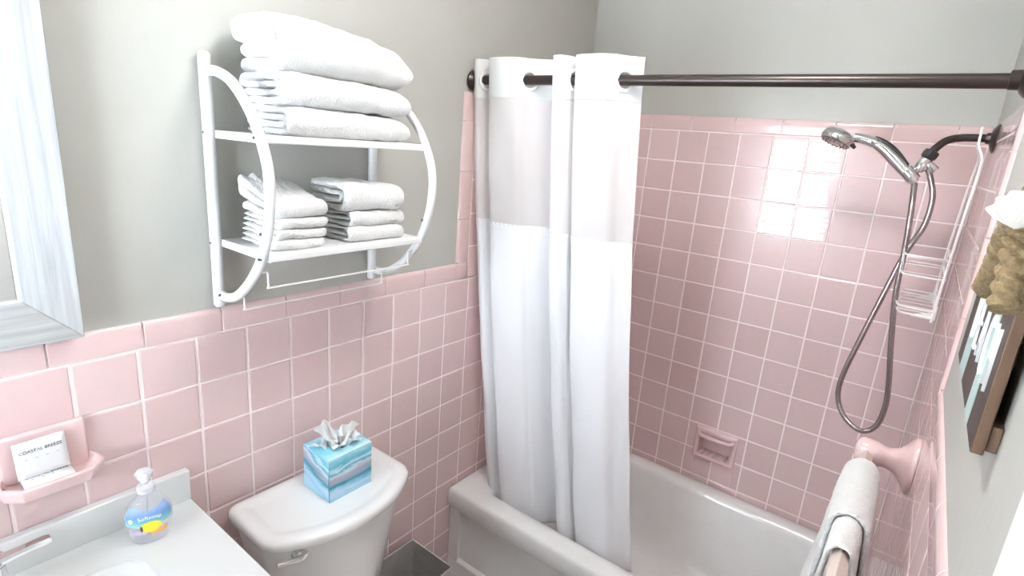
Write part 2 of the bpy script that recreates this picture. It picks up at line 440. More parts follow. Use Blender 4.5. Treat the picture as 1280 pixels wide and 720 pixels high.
# window and blind in the back wall, behind the camera
w = MB()
x0, x1, z0, z1 = WIN
for (a, b, c, d) in ((x0 - .06, x0 + .02, z0 - .06, z1 + .06), (x1 - .02, x1 + .06, z0 - .06, z1 + .06), (x0, x1, z0 - .06, z0 + .02), (x0, x1, z1 - .02, z1 + .06), (x0, x1, (z0 + z1) / 2 - .015, (z0 + z1) / 2 + .015)):
    w.box(a, b, YB - .05, YB + .012, c, d)
window_1 = struct(w.build('window_1', M['doorwhite'], smooth=False, bevel=.003))
MB().box(x0, x1, YB - .056, YB - .052, z0, z1).build('pane', M['pane'], window_1, smooth=False)
bl = empty('window_blind', (.37, YB + .03, z1), 'white slatted blind hanging in the back wall window beside the vanity', 'blind')
MB().box(x0 + .01, x1 - .01, YB + .014, YB + .05, z1 - .03, z1 + .01).build('head_rail', M['plasticwhite'], bl, bevel=.003)
k = 0; zz = z1 - .05
while zz > z0 + .05:
    MB().add([(x0 + .015, YB + .018, zz - .010), (x1 - .015, YB + .018, zz - .010), (x1 - .015, YB + .044, zz + .010), (x0 + .015, YB + .044, zz + .010),
              (x0 + .015, YB + .018, zz - .0085), (x1 - .015, YB + .018, zz - .0085), (x1 - .015, YB + .044, zz + .0115), (x0 + .015, YB + .044, zz + .0115)],
             [(0, 1, 2, 3), (7, 6, 5, 4), (0, 4, 5, 1), (2, 6, 7, 3), (0, 3, 7, 4), (1, 5, 6, 2)]).build('slat', M['plasticwhite'], bl, smooth=False)
    zz -= .040
# door in the right wall beside the camera
d = MB(); y0, y1, z0, z1 = DOOR
d.box(XR + .030, XR + .065, y0, y1, .006, z1)
for (a, b, c, e) in ((y0 + .1, y1 - .1, .2, .95), (y0 + .1, y1 - .1, 1.1, 1.9)):
    d.box(XR + .022, XR + .031, a, b, c, e)
door_1 = struct(d.build('door_1', M['doorwhite'], bevel=.004))
MB().lathe([(.012, 0), (.012, .02), (.026, .03), (.030, .045), (.022, .06), (.004, .064)], 20, (XR + .030, y1 - .07, .95), (-1, 0, 0)).build('door_knob', M['chrome'], door_1)
t = MB()
for (a, b, c, e) in ((y1 - .012, -1.605, 0, z1 + .08), (y0 - .075, y0 + .012, 0, z1 + .08), (y0 + .012, y1 - .012, z1 - .01, z1 + .08)):
    t.box(XR - .012, XR + .03, a, b, c, e)
struct(t.build('trim_1', M['doorwhite'], bevel=.004))

# ------------------------------------------------------------------ bathtub
tub = empty('bathtub', (.64, -.36, 0), 'white enamelled bathtub in the pink tiled alcove', 'bathtub')
X0, X1, Y0, Y1 = .002, XR - .002, -.722, -.002
R = []
def oring(d, z, r): return rrect(X0 + d, X1 - d, Y0 + d, Y1 - d, r, z)
R.append(oring(.004, .338, .006)); R.append(oring(0, .344, .006)); R.append(oring(0, .395, .008)); R.append(oring(.004, .408, .010)); R.append(oring(.012, .4135, .014))
R.append(rrect(.055, 1.225, -.668, -.045, .06, .4125))
ix0, ix1, iy0, iy1 = .078, 1.20, -.645, -.062
for t_, z in ((0, .4105), (.06, .404), (.11, .392), (.18, .36), (.3, .28), (.42, .20), (.55, .14), (.70, .105), (.9, .09), (1.0, .086)):
    a = t_
    R.append(rrect(ix0 + .34 * a * .5 + .06 * a, ix1 - .16 * a, iy0 + .11 * a, iy1 - .11 * a, .085 + .06 * a, z))
R.append(rrect(.45, .80, -.45, -.27, .08, .082)); R.append(rrect(.60, .64, -.37, -.35, .01, .081))
MB().rings(R, False, True).build('basin', M['tub'], tub, angle=60)
# apron: framed panel under the lip
ap = MB()
yo, yi = -.706, -.693
ap.box(X0, X1, yo + .013, yo + .05, 0, .345)
for (a, b, c, e) in ((X0, .05, 0, .345), (1.225, X1, 0, .345), (.05, 1.225, .318, .345)):
    ap.box(a, b, yo, yo + .02, c, e)
ap.add([(X0, yo - .001, 0), (X1, yo - .001, 0), (X1, yo - .001, .100), (X0, yo - .001, .100), (X0, yo + .016, .112), (X1, yo + .016, .112), (X1, yo + .016, 0), (X0, yo + .016, 0)],
       [(0, 1, 2, 3), (3, 2, 5, 4), (4, 5, 6, 7), (7, 6, 1, 0), (0, 3, 4, 7), (1, 6, 5, 2)])
ap.build('apron', M['tub'], tub, bevel=.004)
MB().lathe([(.030, 0), (.030, .004), (.022, .007), (.004, .008)], 24, (1.02, -.355, .083)).build('drain', M['chrome'], tub)

# recessed soap dish in the far wall
sd = empty('recessed_soap_dish', (.727, 0, .51), 'pink ceramic soap dish set into the far tiled wall above the tub', 'soap dish')
fr = MB()
o_ = [(.648, .512), (.806, .512), (.806, .644), (.648, .644)]; 
def loop4(x0, x1, z0, z1, h): return [(x0, -h, z0), (x1, -h, z0), (x1, -h, z1), (x0, -h, z1)]
n0, n1, n2, n3 = NICHE
fr.rings([loop4(.648, .806, .512, .644, -.004), loop4(.648, .806, .512, .644, .006), loop4(.653, .801, .517, .639, .013), loop4(.660, .793, .524, .628, .014), loop4(n0, n1, n2, n3, .009), loop4(n0 + .001, n1 - .001, n2 + .001, n3 - .001, -.004),
          loop4(n0 + .006, n1 - .006, n2 + .006, n3 - .008, -.035), loop4(n0 + .02, n1 - .02, n2 + .02, n3 - .02, -.040)], False, True)
fr.build('body', M['ceramic_pink'], sd, bevel=.0025, seg=3)
MB().tube(catmull([(n0 - .002, -.010, n3 + .004), (n0 + .008, -.022, n3 - .002), ((n0 + n1) / 2, -.026, n3 - .004), (n1 - .008, -.022, n3 - .002), (n1 + .002, -.010, n3 + .004)], 6), .0085, 12).build('grip_lip', M['ceramic_pink'], sd)
rb = MB()
for k in range(5):
    x = n0 + .018 + k * .022; rb.tube([(x, -.006, n2 + .004), (x, .030, n2 + .008)], .005, 8)
rb.build('drain_ridge', M['ceramic_pink'], sd)

# ------------------------------------------------------------------ curtain rod + curtain
RY, RZ, RR = -.70, 1.8265, .0132
rod = empty('shower_curtain_rod', (.64, RY, RZ), 'dark bronze shower curtain rod spanning the tub', 'curtain rod')
MB().tube([(.004 + k * (XR - .008) / 12, RY, RZ + .004 * (k / 12 - .5) * -1) for k in range(13)], RR, 20).build('rod', M['bronze'], rod)
for x, s in ((.0, 1), (XR, -1)):
    MB().lathe([(.030, 0), (.030, .006), (.024, .012), (.017, .016), (.0165, .03), (.0135, .031)], 24, (x, RY, RZ), (s, 0, 0)).build('flange', M['bronze'], rod)
ctop = [(.010, -.714), (.030, -.724), (.058, -.700), (.090, -.679), (.107, -.700), (.084, -.730), (.108, -.740), (.150, -.738), (.188, -.726), (.209, -.700), (.258, -.674), (.316, -.676), (.345, -.700),
        (.308, -.732), (.334, -.741), (.352, -.722), (.362, -.700), (.391, -.677), (.409, -.700), (.378, -.733), (.430, -.744), (.482, -.731), (.506, -.700), (.522, -.684), (.541, -.672)]
GI = [2, 4, 9, 12, 16, 18, 22]           # path points where the cloth crosses the rod
KS = 12
cpath = catmull([(x, y, 0) for x, y in ctop], KS); NS = len(cpath)
arc = [0]
for a, b in zip(cpath[:-1], cpath[1:]): arc.append(arc[-1] + (b - a).length)
def cpoint(i, z, wr=1):
    u = (1.885 - z) / 1.545; w = max(0, u) ** 1.6; p = cpath[i]; s = i / (NS - 1)
    xb = .10 + (p.x - .01) / .53 * .575
    # lower down the cloth relaxes into softer waves
    yb = -.587 + (p.y + .70) * (.95 if p.y < -.70 else (2.4 if s < .88 else 1.0)) + .006 * math.sin(s * 23 + 1)
    x = p.x + (xb - p.x) * w; y = p.y + (yb - p.y) * max(0, u)
    n1 = noise.noise(Vector((s * 9, z * 2.2, 3.1))); n2 = noise.noise(Vector((s * 26, z * 6, 7.7)))
    k = min(1, max(0, u * 3)) * wr
    x += .006 * n1 * k; y += (.008 * n1 + .0035 * n2) * k
    return Vector((x, y, z))
def cloth_grid(zs, holes=False, wr=1, frill=0):
    mb = MB(); vs = []
    for z in zs:
        for i in range(NS):
            p = cpoint(i, z, wr)
            if frill:
                f = max(0, 1 - abs(z - zs[0]) / .05); p.y += frill * f * math.sin(arc[i] * 420) * .5
            vs.append(p)
    fs = []
    for r in range(len(zs) - 1):
        for i in range(NS - 1):
            if holes:
                zc = (zs[r] + zs[r + 1]) / 2; sc = (arc[i] + arc[i + 1]) / 2
                if any((sc - arc[g * KS]) ** 2 + (zc - RZ) ** 2 < .0205 ** 2 for g in GI): continue
            fs.append((r * NS + i, r * NS + i + 1, (r + 1) * NS + i + 1, (r + 1) * NS + i))
    return mb.add(vs, fs)
cur = empty('shower_curtain', (.28, -.70, 1.885), 'white shower curtain with sheer upper band gathered at the left end of the rod', 'shower curtain')
lin = lambda a, b, n: [a + (b - a) * k / n for k in range(n + 1)]
hd = cloth_grid(lin(1.885, 1.776, 44), holes=True).build('header_band', M['header'], cur, angle=80)
sh = cloth_grid(lin(1.778, 1.404, 24)).build('sheer_panel', M['sheer'], cur, angle=80)
lp = cloth_grid(lin(1.412, .345, 110), frill=.002).build('lower_panel', M['curtain'], cur, angle=80)
sh['label'] = 'see-through white voile band'
for o in (hd, lp):
    s = o.modifiers.new('Solidify', 'SOLIDIFY'); s.thickness = .0012; s.offset = 0
for g in GI:
    i = g * KS; a, b = cpath[max(0, i - 2)], cpath[min(NS - 1, i + 2)]
    t_ = (b - a).normalized(); c = Vector((cpath[i].x, cpath[i].y, RZ))
    MB().tube([c + t_ * math.cos(q) * .0245 + Vector((0, 0, 1)) * math.sin(q) * .0245 for q in [2 * PI * k / 36 for k in range(36)]], .0050, 8, closed=True).build('grommet', M['plasticwhite'], cur)

# ------------------------------------------------------------------ towel rack
rk = empty('wall_towel_rack', (.015, -1.29, 1.26), 'white tubular metal two-tier towel rack on the grey wall above the toilet', 'towel rack')
YL_, YR_ = -1.496, -1.089
for y in (YL_, YR_):
    MB().tube([(.012, y, 1.262 + .002), (.012, y, 1.268)] + [(.012, y, 1.268 + k * .5 / 8) for k in range(1, 8)] + [(.012, y, 1.775), (.012, y, 1.779)], [.0085] + [.0115] * 9 + [.0085], 16).build('post', M['enamelwhite'], rk)
    arcp = catmull([(.016, y, 1.744), (.060, y, 1.742), (.118, y, 1.722), (.178, y, 1.672), (.220, y, 1.605), (.234, y, 1.545), (.226, y, 1.478), (.198, y, 1.408), (.150, y, 1.350), (.095, y, 1.308), (.050, y, 1.293), (.016, y, 1.293)], 6)
    MB().tube(arcp, .0098, 16).build('side_hoop', M['enamelwhite'], rk)
    for (x, z) in ((.205, 1.628), (.203, 1.405), (.013, 1.628), (.013, 1.405), (.036, 1.296), (.213, 1.455)):
        MB().lathe([(.0028, 0), (.0028, .0115), (.0016, .0126)], 8, (x, y, z), (0, -1, 0)).build('screw', M['dark'], rk)
for z, nm in ((1.634, 'upper'), (1.413, 'lower')):
    s_ = MB()
    x0, x1, y0, y1 = .022, .212, YL_ + .008, YR_ - .008
    # pressed sheet tray: top sheet with rolled front and back edges, side flanges
    prof = [(x0, z - .014), (x0, z - .002), (x0 + .003, z), (x1 - .004, z), (x1 - .0005, z - .002), (x1, z - .005), (x1, z - .014), (x1 - .003, z - .015), (x1 - .003, z - .005), (x0 + .004, z - .003), (x0 + .004, z - .014)]
    s_.prism(prof, 1, y0, y1)
    s_.box(x0, x1, y0 - .001, y0 + .002, z - .016, z - .0005); s_.box(x0, x1, y1 - .002, y1 + .001, z - .016, z - .0005)
    s_.build('shelf', M['enamelwhite'], rk, bevel=.0012)
def wire(x, z, zt, name):
    MB().tube(catmull([(x, YL_ + .004, zt), (x, YL_ + .016, zt), (x, YL_ + .020, zt - .004), (x, YL_ + .021, z + .004), (x, YL_ + .025, z), (x, -1.4, z), (x, -1.2, z), (x, YR_ - .025, z), (x, YR_ - .021, z + .004), (x, YR_ - .020, zt - .004), (x, YR_ - .016, zt), (x, YR_ - .004, zt)], 5), .0021, 8).build(name, M['enamelwire'], rk)
wire(.178, 1.339, 1.372, 'hanging_rail'); wire(.078, 1.269, 1.300, 'hanging_rail')

# ------------------------------------------------------------------ folded towels
def arc2(c, r, a0, a1, n=8): return [(c[0] + r * math.cos(a0 + (a1 - a0) * k / n), c[1] + r * math.sin(a0 + (a1 - a0) * k / n)) for k in range(n + 1)]
def fold_path(D, H, layers, th):
    """centre line of a folded cloth, x 0 (back) .. D (front), z 0 .. H"""
    p = []
    def line(a, b, n=7): return [(a[0] + (b[0] - a[0]) * k / n, a[1] + (b[1] - a[1]) * k / n) for k in range(n)]
    l = lambda k: th * (k + .5)
    if layers == 4:
        Ro = 1.5 * th; fx = D - Ro - .5 * th
        p += line((th * .6, l(0)), (fx, l(0))) + arc2((fx, l(1) + .5 * th), Ro, -PI / 2, PI / 2)
        p += line((fx, l(3)), (th, l(3)))[1:] + arc2((th, l(2) + .5 * th), .5 * th, PI / 2, 1.5 * PI, 5)
        fi = fx - .1 * th
        p += line((th, l(2)), (fi, l(2)))[1:] + arc2((fi, l(1) + .5 * th), .5 * th, PI / 2, -PI / 2, 5) + line((fi, l(1)), (th * .8, l(1)))[1:] + [(th * .8, l(1))]
    elif layers == 3:
        Ro = 1.0 * th; fx = D - Ro - .5 * th
        p += line((th, l(0)), (fx, l(0))) + arc2((fx, l(1)), Ro, -PI / 2, PI / 2)
        p += line((fx, l(2)), (th, l(2)))[1:] + arc2((th, l(1) + .5 * th), .5 * th, PI / 2, 1.5 * PI, 5) + line((th, l(1)), (fx - .2 * th, l(1)))[1:] + [(fx - .2 * th, l(1))]
    else:
        fx = D - th
        p += line((th * .4, l(0)), (fx, l(0))) + arc2((fx, th), .5 * th, -PI / 2, PI / 2, 6) + line((fx, l(1)), (th * .6, l(1)))[1:] + [(th * .6, l(1))]
    return p
def towel(D, Ln, H, layers, seed, shape=None, name='folded_towel', fill=.98, amp=1.0):
    th = H / layers; path = fold_path(D, H, layers, th); n = len(path); hw = th * fill / 2
    left, right = [], []
    for i in range(n):
        a = Vector(path[max(0, i - 1)]); b = Vector(path[min(n - 1, i + 1)]); t_ = (b - a).normalized(); nn = Vector((-t_.y, t_.x))
        left.append(nn); right.append(t_)
    NY = 26; rs = []
    ys = [0, .003, .009] + [.02 + (Ln - .04) * k / (NY - 1) for k in range(NY)] + [Ln - .009, Ln - .003, Ln]
    for y in ys:
        e = min(y, Ln - y); f = .45 if e < .001 else (.78 if e < .004 else (.95 if e < .010 else 1))
        A, B = [], []
        for i, (x, z) in enumerate(path):
            off = .006 * noise.noise(Vector((i * .13, seed * 5.1, 0 if y < Ln / 2 else 4))) * amp
            yy = y + off * (1 if y < Ln / 2 else 1)
            dn = .10 * hw * noise.noise(Vector((x * 25, y * 22 + seed, z * 40)))
            for (S, lst) in ((1, A), (-1, B)):
                q = Vector((x, z)) + left[i] * (hw * f + dn) * S
                X, Z = q.x, q.y
                # gentle sag and lumps common to the whole pile
                lump = .0045 * noise.noise(Vector((X * 12, yy * 11, seed * 3.3)))* amp
                Z += lump * (Z / H) ; X += .004 * noise.noise(Vector((yy * 14, Z * 18, seed))) * amp
                if shape: X, yy2, Z = shape(X, yy, Z, D, Ln, H)
                else: yy2 = yy
                lst.append((X, yy2, Z))
        cap = lambda lst, i: lst[i]
        rs.append(A + B[::-1])
    mb = MB(); mb.rings(rs, False, False)
    N_ = len(rs[0])
    for base, rev in ((0, False), ((len(rs) - 1) * N_, True)):
        for i in range(n - 1):
            f = (base + i, base + i + 1, base + N_ - 2 - i, base + N_ - 1 - i); mb.f.append(f if not rev else f[::-1]); mb.a.append(.5)
    return mb
tex2 = bpy.data.textures.new('towel_lumps', 'CLOUDS'); tex2.noise_scale = .035; tex2.noise_depth = 1
tex = bpy.data.textures.new('terry_pile', 'CLOUDS'); tex.noise_scale = .006; tex.noise_depth = 2
def place(mb, name, m, loc, label, cat, group, rz=0, sub=1, disp=.0022, lump=.0075):
    o = mb.build(name, m, None, sub=sub, angle=180)
    dm = o.modifiers.new('Pile', 'DISPLACE'); dm.texture = tex; dm.strength = disp; dm.mid_level = .5; dm.texture_coords = 'LOCAL'
    d2 = o.modifiers.new('Lumps', 'DISPLACE'); d2.texture = tex2; d2.strength = lump; d2.mid_level = .5; d2.texture_coords = 'LOCAL'
    o.location = loc; o.rotation_euler = (0, 0, rz); tag(o, label, cat, group); return o
ZU = 1.6345
def sh_top(X, y, Z, D, Ln, H):
    s = max(0, (y - Ln * .30) / (Ln * .70)); k = 1 - .27 * s ** 1.5
    e = max(0, (y - Ln * .88) / (Ln * .12)); k *= 1 - .24 * e * e
    return X - .012 * s * s, y, Z * k
def sh_mid(X, y, Z, D, Ln, H):
    s = max(0, (y - Ln * .4) / (Ln * .6)); e = max(0, (y - Ln * .9) / (Ln * .1)); return X - .004 * s, y, Z * (1 - .10 * s * s) * (1 - .2 * e * e)
grp = 'folded bath towels on the upper rack shelf'
place(towel(.175, .305, .056, 4, 1, sh_mid, fill=1.14), 'folded_towel', M['terry'], (.030, -1.435, ZU), 'thin white folded bath towel at the bottom of the upper shelf stack', 'towel', grp, .01)
place(towel(.178, .305, .060, 4, 2, sh_mid, fill=1.14), 'folded_towel', M['terry'], (.028, -1.440, ZU + .0565), 'white folded bath towel in the middle of the upper shelf stack', 'towel', grp, -.01)
place(towel(.182, .322, .104, 4, 3, sh_top, fill=1.12, amp=1.5), 'folded_towel', M['terry'], (.022, -1.445, ZU + .1155), 'thickest white bath towel, topmost of the upper shelf stack', 'towel', grp, -.005)
ZD = 1.4135
grp = 'folded washcloths on the lower rack shelf'
zz = ZD; names = ['white washcloth at the very bottom of the left stack on the lower shelf', 'white washcloth second from the bottom of the left lower-shelf stack', 'white washcloth just below the rumpled one in the left lower-shelf stack']
for k in range(3):
    place(towel(.150, .108, .0205, 2, 10 + k, amp=.8), 'folded_washcloth', M['terry'], (.045, -1.463 + .002 * k, zz), names[k], 'washcloth', grp, .02 * (k - 1), disp=.0016); zz += .0208
def sh_ruff(X, y, Z, D, Ln, H):
    b = max(0, 1 - X / (D * .72)); lift = .036 * b ** .8 * (1 + .12 * math.sin(y * 230 + X * 40)) * (1 - .35 * max(0, (y - Ln * .55) / (Ln * .45)))
    return X, y, Z * (1 + .1 * b) + lift * (Z / H)
place(towel(.150, .110, .038, 3, 15, sh_ruff), 'folded_washcloth', M['terry'], (.044, -1.464, zz), 'rumpled white washcloth with frilled edge on top of the left lower-shelf stack', 'washcloth', grp, .03, disp=.002)
grp = 'folded hand towels on the lower rack shelf'
def sh_hand(X, y, Z, D, Ln, H):
    s = max(0, (y - Ln * .5) / (Ln * .5)); return X, y, Z * (1 - .12 * s * s)
zz = ZD
for k, (h, lb, ly) in enumerate(((.034, 'white folded hand towel at the bottom of the right stack on the lower shelf', 3), (.034, 'white folded hand towel in the middle of the right lower-shelf stack', 3), (.062, 'plump white hand towel topmost of the right lower-shelf stack', 4))):
    place(towel(.155, .160 if k == 2 else .152, h, ly, 20 + k, sh_hand, amp=1.2), 'folded_hand_towel', M['terry'], (.040, -1.290 - (.006 if k == 2 else 0), zz), lb, 'towel', grp, [-.02, .02, -.05][k]); zz += h * .99

# ------------------------------------------------------------------ toilet
to = empty('toilet', (.25, -1.315, 0), 'white two-piece toilet between the vanity and the tub', 'toilet')
YC, HW = -1.315, .209
def bow(xb, xs, xf, hw, r=.03, yc=YC):
    """counter-clockwise outline: straight back, bowed front"""
    p = []
    nF = 26
    for k in range(nF + 1):
        s = -1 + 2 * k / nF; y = yc + s * (hw - r * .0); x = xs + (xf - xs) * (1 - abs(s) ** 2.2)
        p.append((x, y))
    # round the front corners
    p2 = [(xb + r * (1 - math.cos(a)), yc - hw + r * (1 - math.sin(a))) for a in [k * PI / 2 / 5 for k in range(6)]]
    back = p2 + [(xs - .030, yc - hw)] + [(xs - .012, yc - hw + .002)]
    front = [(x - .004 * (abs((y - yc) / hw) > .97), y * 1.0) for x, y in p[1:-1]]
    other = [(x, 2 * yc - y) for x, y in back[::-1]]
    return back + front + other
lid = bow(.022, .205, .285, HW)
body = []
for d, z in ((.010, .7475), (.004, .7475), (0, .752), (0, .766), (.003, .771), (.009, .7755), (.020, .776), (.033, .775), (.040, .7715), (.050, .771)):
    body.append([(x, y, z) for x, y in inset(lid, d)])
MB().rings(body, True, True).build('tank_lid', M['porcelain'], to, angle=55)
tk = []
for t_, z in ((0, .750), (.05, .72), (.3, .63), (.6, .52), (.85, .43), (.95, .40), (1, .388)):
    e = .012 + (.02 if t_ == 1 else 0)
    tk.append([(x, y, z) for x, y in bow(.030 + e * .4, .192 - .03 * t_, .268 - .055 * t_ - (.015 if t_ == 1 else 0), HW - .012 - .062 * t_ - (.012 if t_ == 1 else 0))])
MB().rings(tk, True, True).build('tank', M['porcelain'], to, angle=60)
lv = MB().lathe([(.019, 0), (.019, .004), (.015, .010), (.013, .018), (.006, .021)], 20, (.222, -1.452, .7255), (1, -.25, 0))
lv.tube([(.238, -1.457, .7255), (.244, -1.468, .726), (.240, -1.490, .730), (.234, -1.513, .7335)], [.0075, .0068, .0050, .0056], 12)
lv.build('flush_lever', M['chrome'], to)
def egg(xb, xf, hw, z, n=36):
    p = []; xc = xb + (xf - xb) * .42
    for k in range(n):
        a = 2 * PI * k / n; c, s = math.cos(a), math.sin(a); rx = (xf - xc) if c > 0 else (xc - xb)
        p.append((xc + rx * c * (1 if c > 0 else abs(c) ** -.25 if abs(c) > .2 else 1) if c > 0 else xc + rx * max(-1, c * 1.25), YC + hw * s, z))
    return p
bw = [egg(.16, .52, .11, 0), egg(.16, .52, .11, .03), egg(.17, .50, .095, .10), egg(.17, .52, .10, .20), egg(.15, .62, .155, .32), egg(.14, .675, .180, .385), egg(.14, .68, .182, .397)]
MB().rings(bw).build('bowl', M['porcelain'], to, angle=60)
MB().rings([egg(.225, .675, .180, .398), egg(.22, .685, .186, .404), egg(.22, .685, .186, .412), egg(.225, .68, .182, .418)]).build('seat', M['plasticwhite'], to, angle=60)
MB().rings([egg(.225, .675, .180, .4185), egg(.22, .685, .186, .424), egg(.22, .683, .184, .432), egg(.24, .66, .16, .440), egg(.3, .55, .06, .443)]).build('seat_cover', M['plasticwhite'], to, angle=60)

# tissue box on the tank lid
bx0, bx1, by0, by1, bz0, bz1 = .074, .183, -1.345, -1.220, .7718, .889
tb = empty('tissue_box', (.125, -1.283, bz0), 'blue and grey watercolour-print tissue box on the white toilet tank', 'tissue box')
b = MB(); 
hole = [(.128 + .030 * math.cos(2 * PI * k / 24), -1.283 + .020 * math.sin(2 * PI * k / 24)) for k in range(24)]
per = []
for k in range(24):
    a = 2 * PI * k / 24; c, s = math.cos(a), math.sin(a); q = max(abs(c), abs(s)); per.append(((bx0 + bx1) / 2 + (bx1 - bx0) / 2 * c / q, (by0 + by1) / 2 + (by1 - by0) / 2 * s / q))
# snap the diagonals onto the corners
b.rings([[(x, y, bz0) for x, y in per], [(x, y, bz1) for x, y in per], [(x, y, bz1) for x, y in hole], [(x, y, bz1 - .004) for x, y in hole], [(.128, -1.283, bz1 - .03)] * 24], True, False)
b.build('carton', M['boxprint'], tb, smooth=False)
MB().add([(bx1 - .0022, by0 - .0005, bz0 + .001), (bx1 - .0002, by0 - .0005, bz0 + .001), (bx1 - .0002, by0 - .0005, bz1 - .002), (bx1 - .0012, by0 - .0005, bz1 - .002), (bx1 - .0048, by0 - .0005, bz0 + .050), (bx1 - .0022, by0 + .001, bz0 + .001), (bx1 - .0002, by0 + .001, bz0 + .001), (bx1 - .0002, by0 + .001, bz1 - .002), (bx1 - .0012, by0 + .001, bz1 - .002), (bx1 - .0048, by0 + .001, bz0 + .050)],
         [(0, 1, 2, 3, 4), (9, 8, 7, 6, 5), (0, 5, 6, 1), (3, 8, 9, 4), (4, 9, 5, 0)]).build('corner_flap', M['cardedge'], tb, smooth=False)
# tissue: a pleated, crumpled sheet rising from the slot
def tissue(seed, cx, cy, hgt, wid, lean, twist):
    mb = MB(); nu, nv = 22, 14; vs = []
    for j in range(nv + 1):
        v = j / nv
        for i in range(nu + 1):
            u = i / nu * 2 - 1; spread = .35 + .65 * v ** .7
            x0_ = u * wid * spread; f = math.sin(u * 6 + seed) * .010 * (1 - .3 * v) + .012 * noise.noise(Vector((u * 2.2, v * 2.5, seed)))
            z = hgt * v * (1 - .25 * u * u * v) + .010 * noise.noise(Vector((u * 3, v * 3, seed + 5))) * v - .012
            z -= .018 * max(0, v - .7) * abs(u)
            c, s = math.cos(twist), math.sin(twist)
            vs.append((cx + x0_ * c - f * s + lean[0] * v * v, cy + x0_ * s + f * c + lean[1] * v * v, bz1 + z))
    fs = [(j * (nu + 1) + i, j * (nu + 1) + i + 1, (j + 1) * (nu + 1) + i + 1, (j + 1) * (nu + 1) + i) for j in range(nv) for i in range(nu)]
    return mb.add(vs, fs)
ti = tissue(1.3, .126, -1.296, .078, .024, (-.010, -.018), 1.2)
for args in ((4.1, .130, -1.268, .062, .034, (.004, .014), 1.8), (7.7, .142, -1.281, .036, .040, (.024, .004), 1.45), (2.2, .128, -1.304, .044, .030, (.010, -.022), 1.0), (9.4, .136, -1.270, .050, .026, (.012, .010), .6)):
    q = tissue(*args); ti.add(q.v, q.f)
o = ti.build('tissue', M['tissue'], tb, sub=1, angle=180)
s = o.modifiers.new('Solidify', 'SOLIDIFY'); s.thickness = .0006

# ------------------------------------------------------------------ vanity
va = empty('bathroom_vanity', (.25, -1.9, 0), 'white bathroom vanity with moulded basin in the left corner', 'vanity')
VY0, VY1, VZ = -2.215, -1.587, .835
def sup(cx, cy, a, b, e, z, n=68):
    p = []
    ref = rrect(0, 1, 0, 1, .01, 0)
    for k in range(len(ref)):
        ang = math.atan2(ref[k][1] - .5, ref[k][0] - .5); c, s = math.cos(ang), math.sin(ang)
        r = (abs(c / a) ** e + abs(s / b) ** e) ** (-1 / e); p.append((cx + r * c, cy + r * s, z))
    return p
rr = [rrect(.004, .50, VY0 + .003, VY1 - .003, .006, VZ - .034), rrect(.001, .503, VY0, VY1, .006, VZ - .030), rrect(.001, .503, VY0, VY1, .006, VZ - .004), rrect(.003, .499, VY0 + .003, VY1 - .003, .006, VZ)]
bc = (.290, -1.912)
for a, bb, z, ee in ((.180, .190, VZ, 7), (.1785, .1885, VZ - .004, 7), (.172, .182, VZ - .007, 6), (.156, .160, VZ - .05, 4), (.130, .140, VZ - .095, 3), (.07, .08, VZ - .12, 2.5), (.02, .02, VZ - .124, 2)):
    rr.append(sup(bc[0], bc[1], a, bb, ee, z))
MB().rings(rr, True, True).build('countertop', M['marble'], va, angle=40)
MB().box(.001, .021, VY0, VY1, VZ - .001, .906).build('backsplash', M['marble'], va, bevel=.003, seg=3)
MB().box(.004, .47, VY0 + .02, VY1 - .02, 0.0, VZ - .032).build('cabinet', M['cab'], va, bevel=.002)
for k in range(2):
    y0 = VY0 + .035 + k * .282
    dr = MB().box(.470, .488, y0, y0 + .272, .10, VZ - .07).box(.488, .494, y0 + .05, y0 + .222, .16, VZ - .13).build('cabinet_door', M['cab'], va, bevel=.003)
    MB().lathe([(.005, 0), (.005, .012), (.012, .018), (.013, .026), (.004, .031)], 16, (.488, y0 + (.25 if k == 0 else .022), .66), (1, 0, 0)).build('knob', M['chrome'], dr)
MB().lathe([(.022, 0), (.022, .002), (.015, .003), (.002, .001)], 20, (.285, -1.90, VZ - .1245)).build('drain', M['chrome'], va)
fa = empty('bathroom_faucet', (.078, -1.925, VZ), 'chrome single lever faucet on the white vanity top', 'faucet')
MB().lathe([(.028, 0), (.028, .006), (.022, .012), (.020, .05), (.019, .066), (.0195, .072)], 24, (.076, -1.922, VZ)).build('body', M['chrome'], fa)
MB().tube(catmull([(.090, -1.922, VZ + .045), (.125, -1.922, VZ + .062), (.165, -1.922, VZ + .060), (.19, -1.922, VZ + .045)], 6), [.014] * 6 + [.013] * 6 + [.012] * 7, 16).build('spout', M['chrome'], fa)
lvr = MB().lathe([(.0195, 0), (.021, .005), (.020, .016), (.013, .024), (.002, .027)], 24, (.076, -1.922, VZ + .073))
lv2 = [(-.011, -.005), (.011, -.005), (.012, .001), (.008, .006), (-.008, .006), (-.012, .001)]
rs = []
for t_, y, z in ((1.0, -1.912, .086), (.85, -1.89, .090), (.8, -1.87, .093), (.85, -1.852, .095), (.7, -1.845, .0955)):
    rs.append([(.086 + .010 * (y + 1.92) / .07 + a * t_, y, VZ + z + c * t_) for a, c in lv2])
lvr.rings(rs).build('lever', M['chrome'], fa)

